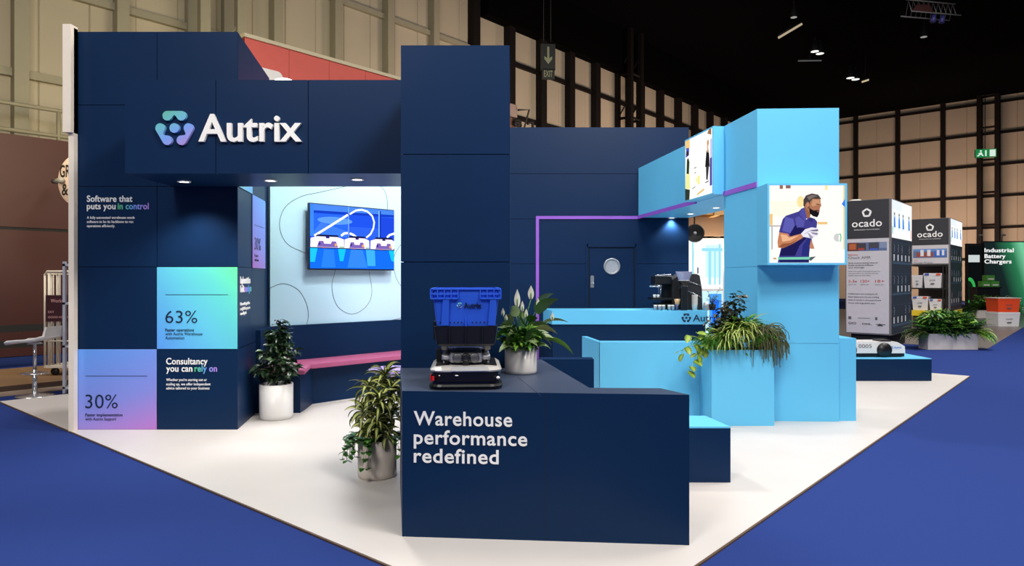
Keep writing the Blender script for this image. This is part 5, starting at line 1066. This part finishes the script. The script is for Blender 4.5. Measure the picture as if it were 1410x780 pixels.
for x in (o + .12, o + cw - .05):
    for y in (10.45, 10.9):
        b = MB(); b.lathe([(.001, -.02), (.055, -.02), (.06, 0), (.055, .02), (.001, .02)], n=18, M=Matrix.Translation((x, y, .13)) @ Matrix.Rotation(R(90), 4, 'X')); b.tube([(x, y, .13), (x, y, .2)], .012, 6); b.build('caster', BLACK, cg)
sg = thing('hanging_sign', 'dark maroon sign with rose lettering hung on the wire trolley', 'sign', (o + .25, 10.37, .95)); b = MB(); b.box(o + .04, o + .42, 10.355, 10.375, .9, 1.3); b.build('board', mat('plum_board', (60, 24, 34), .5), sg)
b = MB(); Mz = frame((o + .04, 10.354, .9), (1, 0, 0)); text(b, "Works'", Mz, .08, .29, .05, .2, .01); text(b, 'EAT', Mz, .04, .13, .03, .09, .01); text(b, 'GOOD FOOD', Mz, .04, .05, .03, .3, .01); b.build('lettering', mat('rose_print', (200, 150, 150), .5), sg)
# white shelving
sh = thing('shelf_rack', 'white metal shelf rack against the back of the navy display wall', 'shelving', (-5.75, 9.3, 0)); xa, ya = at(86, 540, 9.2).x, 9.2
SHW = mat('white_steel', (190, 192, 205), .5)
for x, y in ((xa, ya), (xa, ya + .4), (xa + .5, ya), (xa + .5, ya + .4)): b = MB(); b.box(x, x + .035, y, y + .035, 0, 1.78); b.build('post', SHW, sh)
for z in (.06, .62, 1.2, 1.72): b = MB(); b.box(xa, xa + .53, ya, ya + .43, z, z + .03); b.build('shelf', SHW, sh)
BOXM = mat('pale_carton', (176, 178, 190), .6)
for z, hh, lab in ((.65, .16, 'pale carton lying on the second shelf of the white rack'), (1.23, .2, 'pale carton on the third shelf of the white rack')):
    b = MB(); b.box(xa + .06, xa + .44, ya + .06, ya + .36, z, z + hh, b=.008); tag(b.build('carton', BOXM), lab, 'box')
# hall walkway rail in front of the left wall
rl = thing('walkway_rail', 'cream pipe guard rail along the hall walkway above the maroon wall', 'railing', tuple(HL - E2 * .9 + Vector((0, 0, 4.3)))); b = MB(); q0 = HL - E2 * .9
for z in (4.75, 5.32): b.tube([q0 - E1 * 6 + Vector((0, 0, z)), q0 + E1 * 4.5 + Vector((0, 0, z))], .045, 8)
b.build('rail', OLIVE, rl)
for a in (-4.2, -2.2, -.1, 1.9, 3.9): b = MB(); b.tube([q0 + E1 * a + Vector((0, 0, 4.35)), q0 + E1 * a + Vector((0, 0, 5.34))], .045, 8); b.build('upright', OLIVE, rl)
b = MB(); b.prism([p.xy for p in (q0 - E1 * 6, q0 + E1 * 4.5, q0 + E1 * 4.5 + E2 * .75, q0 - E1 * 6 + E2 * .75)], 4.2, 4.35); b.build('deck', OLIVE, rl)
# red neighbour banner wall seen over the fascia
rw = thing('red_banner_wall', 'red sign wall with white lettering, seen over the navy fascia', 'sign', (-3.5, 15, 0)); r0 = at(345, 384, 13.0); r0.z = 0; Mw = frame(r0, E1)
REDW = mat('red_board', (214, 92, 78), .6)
b = MB(); b.box(-.12, 5.5, 0, .15, 0, 6.12, 1, Mw)
for i in range(6): b.box(-.12 + .93 * i, -.12 + .93 * (i + 1) - .008, -.012, 0, 3.0, 6.12, 0, Mw)
b.build('red_panels', [REDW, mat('red_joint', (130, 50, 44), .7)], rw)
b = MB(); b.box(-.15, 5.5, -.05, .2, 6.12, 6.19, 0, Mw); b.build('cap_rail', mat('cream_rail', (210, 196, 160), .6), rw)
b = MB(); Mw2 = Mw @ Matrix.Translation((0, -.012, 0))
def blob(x0, x1, z0, z1, r):
    pl_ = rrect(x0, x1, z0, z1, r); n = len(pl_); b.add([(x, -.02, z) for x, z in pl_] + [(x, -.001, z) for x, z in pl_], [tuple(range(n))] + [(i, n + i, n + (i + 1) % n, (i + 1) % n) for i in range(n)], 0, False, Mw2)
blob(.05, .66, 4.6, 5.62, .12); blob(.78, 1.45, 4.5, 5.2, .25); blob(2.1, 2.6, 4.4, 4.98, .12)
b.build('white_lettering', WHITEM, rw)

# ------------------------------------------------------------------ hall fittings
es = thing('exit_sign', 'dark hanging sign with a down arrow and the word EXIT', 'sign', tuple(at(755, 85, 24))); Me = frame(at(745, 108, 24), (1, .12, 0)); k = 24 / F
b = MB(); b.box(0, 20 * k, 0, .15, 12 * k, 48 * k, 0, Me); b.box(2 * k, 19 * k, 0, .15, 0, 14 * k, 0, Me); b.build('box', mat('sign_black', (14, 18, 14), .6), es)
SG = mat('sign_dim_green', (112, 120, 96), .6, var=0)
b = MB(); b.add([(x * k, -.01, z * k) for x, z in ((8.5, 44), (11.5, 44), (11.5, 28), (15.5, 31), (15.5, 27), (10, 20), (4.5, 27), (4.5, 31), (8.5, 28))], [tuple(range(9))], 0, False, Me); b.build('arrow', SG, es)
b = MB(); text(b, 'EXIT', Me, 10 * k, 2.5 * k, 8.5 * k, 12 * k, .01, center=True); b.build('lettering', SG, es)
b = MB()
for x in (4, 14): b.tube([Me @ Vector((x * k, .07, 48 * k)), Me @ Vector((x * k, .07, 48 * k)) * 1 + Vector((0, 0, 4.2))], .012, 5)
each(b, 'cable', BLACKM, es)
ge = thing('green_exit_sign', 'small lit green running man exit sign high on the brown hall wall', 'sign', tuple(at(1355, 211, 41))); k = 41 / F; Mg2 = frame(at(1343, 217.5, 41), (1, -.3, 0))
b = MB(); b.box(0, 25 * k, 0, .12, 0, 11.5 * k, 0, Mg2); b.build('box', BLACKM, ge)
picture('lit_face', ge, Mg2 @ Matrix.Translation((0, -.002, 0)), 25 * k, 11.5 * k, [('r', (0, 1, 0, 1), (30, 130, 70)), ('r', (.68, .96, .1, .9), (225, 245, 230)), ('r', (.46, .54, .15, .85), (210, 240, 220)), ('e', (.26, .78, .05, .1), (225, 245, 230)), ('p', [(.12, .5), (.3, .66), (.34, .4), (.4, .2), (.34, .16), (.26, .36), (.14, .14), (.06, .2), (.2, .44)], (225, 245, 230))], .9)
b = MB(); b.tube([Mg2 @ Vector((12 * k, .06, 11.5 * k)), Mg2 @ Vector((12 * k, .06, 11.5 * k)) + Vector((0, 0, 5))], .02, 5); b.build('hanger', BLACKM, ge)
jb = thing('cable_winch', 'grey winch box with hanging cable loops and pipes high on the hall wall', 'winch', tuple(at(710, 160, 26))); Mj = frame(at(703, 178, 26), E1); k = 26 / F
b = MB(); b.box(0, 15 * k, 0, .35, 18 * k, 36 * k, 0, Mj, b=.02); b.build('box', mat('dusty_grey', (134, 118, 112), .7), jb); b = MB(); b.box(0, 15 * k, .1, .35, 0, 18 * k, 0, Mj); b.build('bracket', mat('brown_steel', (96, 70, 58), .7), jb)
b = MB()
for i in range(7): cx, cz = rnd(6, 18) * k, rnd(8, 13) * k; rr = rnd(3, 5) * k; b.tube([Mj @ Vector((cx + rr * math.cos(a), -.1 + .02 * i, cz + rr * .7 * math.sin(a))) for a in [q_ * .45 for q_ in range(15)]], .045, 5)
each(b, 'cable_loop', BLACKM, jb); b = MB(); b.tube([Mj @ Vector(p) for p in ((12 * k, -.1, 28 * k), (36 * k, -.1, 33 * k), (23 * k, -.1, 0))], .04, 6); b.tube([Mj @ Vector(p) for p in ((37 * k, 0, 14 * k), (48 * k, 0, 19 * k), (48 * k, 0, 0))], .06, 6); b.build('pipe', BLACKM, jb)
def hilamp(u, v, r, label, k_=1.3):
    p = onplane(u, v, (0, 0, 13.2), (0, 0, 1)); t = thing('high_bay_lamp', label, 'light', tuple(p), 0, 'lamps on the black hall ceiling')
    b = MB(); b.lathe([(r, 0), (r * 1.08, .1), (r * .4, .55), (.001, .6)], tuple(p), 20); b.tube([p + Vector((0, 0, .58)), p + Vector((0, 0, .8))], .03, 6); b.build('reflector', BLACKM, t)
    b = MB(); b.lathe([(.001, .0), (r * .98, .0)], tuple(p), 20); b.build('lens', emit((255, 250, 244), k_), t)
for u, v, r, lab, e in ((1122, 71, .20, 'lamp of the bright twin above the blue tower, the one by the slanting batten', 1.3), (1129, 74, .2, 'lamp of the bright twin above the blue tower, away from the slanting batten', 1.3), (1171, 107.5, .22, 'lamp of the bright twin beside the short batten, farther from that batten', 1.3), (1178, 109.5, .22, 'lamp of the bright twin beside the short batten, closer to that batten', 1.3), (1093, 24, .14, 'dim ceiling lamp above the slanting lit batten', .35), (1272, 51, .15, 'dim lone ceiling lamp below the lighting truss', .3), (737, 27, .14, 'dim ceiling lamp above the hanging dark exit sign', .3), (955, 119.5, .14, 'dim ceiling lamp above the far end of the navy wall', .15)): hilamp(u, v, r, lab, e)
def batten(p, q_, label, c, e, r=.06):
    t = thing('light_batten', label, 'light', tuple((p + q_) / 2)); b = MB(); b.tube([p, q_], r, 6); b.build('tube', emit(c, e), t); b = MB(); b.tube([p + Vector((0, 0, r * 2)), q_ + Vector((0, 0, r * 2))], r * 1.1, 6); b.build('tray', BLACKM, t)
    b = MB(); b.tube([(p + q_) / 2 + Vector((0, 0, r)), ((p + q_) / 2).xy.to_3d() + Vector((0, 0, 14))], .02, 5); b.build('hanger', BLACKM, t)
batten(at(1072, 52, 33), at(1104, 33, 33), 'slanting lit batten near the black ceiling above the blue tower', (200, 180, 150), .8)
batten(at(1099, 84, 36), at(1131, 83.5, 36), 'faint level batten under the twin ceiling lamp', (120, 120, 120), .5, .03)
batten(at(1187, 113, 37), at(1196, 110, 37), 'short lit batten beside the second twin ceiling lamp', (220, 200, 160), .8, .05)
tr = thing('lighting_truss', 'dim lighting truss with red cloth and blue lamps at the top edge of the picture', 'truss', tuple(at(1295, 5, 24))); k = 24 / F; Mu = frame(at(1255, 15, 24), (1, .2, 0))
b = MB(); 
for y, z in ((0, 0), (.5, 0), (.25, .5)): b.tube([Mu @ Vector((0, y, z)), Mu @ Vector((80 * k, y, z))], .025, 6)
for i in range(10): b.tube([Mu @ Vector((8 * i * k, 0, 0)), Mu @ Vector(((8 * i + 4) * k, .25, .5)), Mu @ Vector(((8 * i + 8) * k, .5, 0))], .012, 5)
b.build('lattice', GREYP, tr); b = MB(); b.prism([(0, 0), (34 * k, 0), (28 * k, 10 * k), (8 * k, 9 * k)], 0, .04, M=Mu @ Matrix.Rotation(R(90), 4, 'X')); b.build('cloth', mat('red_cloth', (60, 22, 18), .9), tr)
for x in (34, 48):
    b = MB(); b.lathe([(.001, 0), (.1, 0), (.07, .25), (.001, .28)], n=14, M=Mu @ Matrix.Translation((x * k, 0, -.32)) @ Matrix.Rotation(R(15), 4, 'Y')); b.build('lamp', mat('blue_lamp_body', (50, 50, 110), .5), tr)
b = MB(); b.tube([Mu @ Vector((40 * k, .25, .5)), Mu @ Vector((40 * k, .25, 4.5))], .02, 5); b.build('hanger', BLACKM, tr)
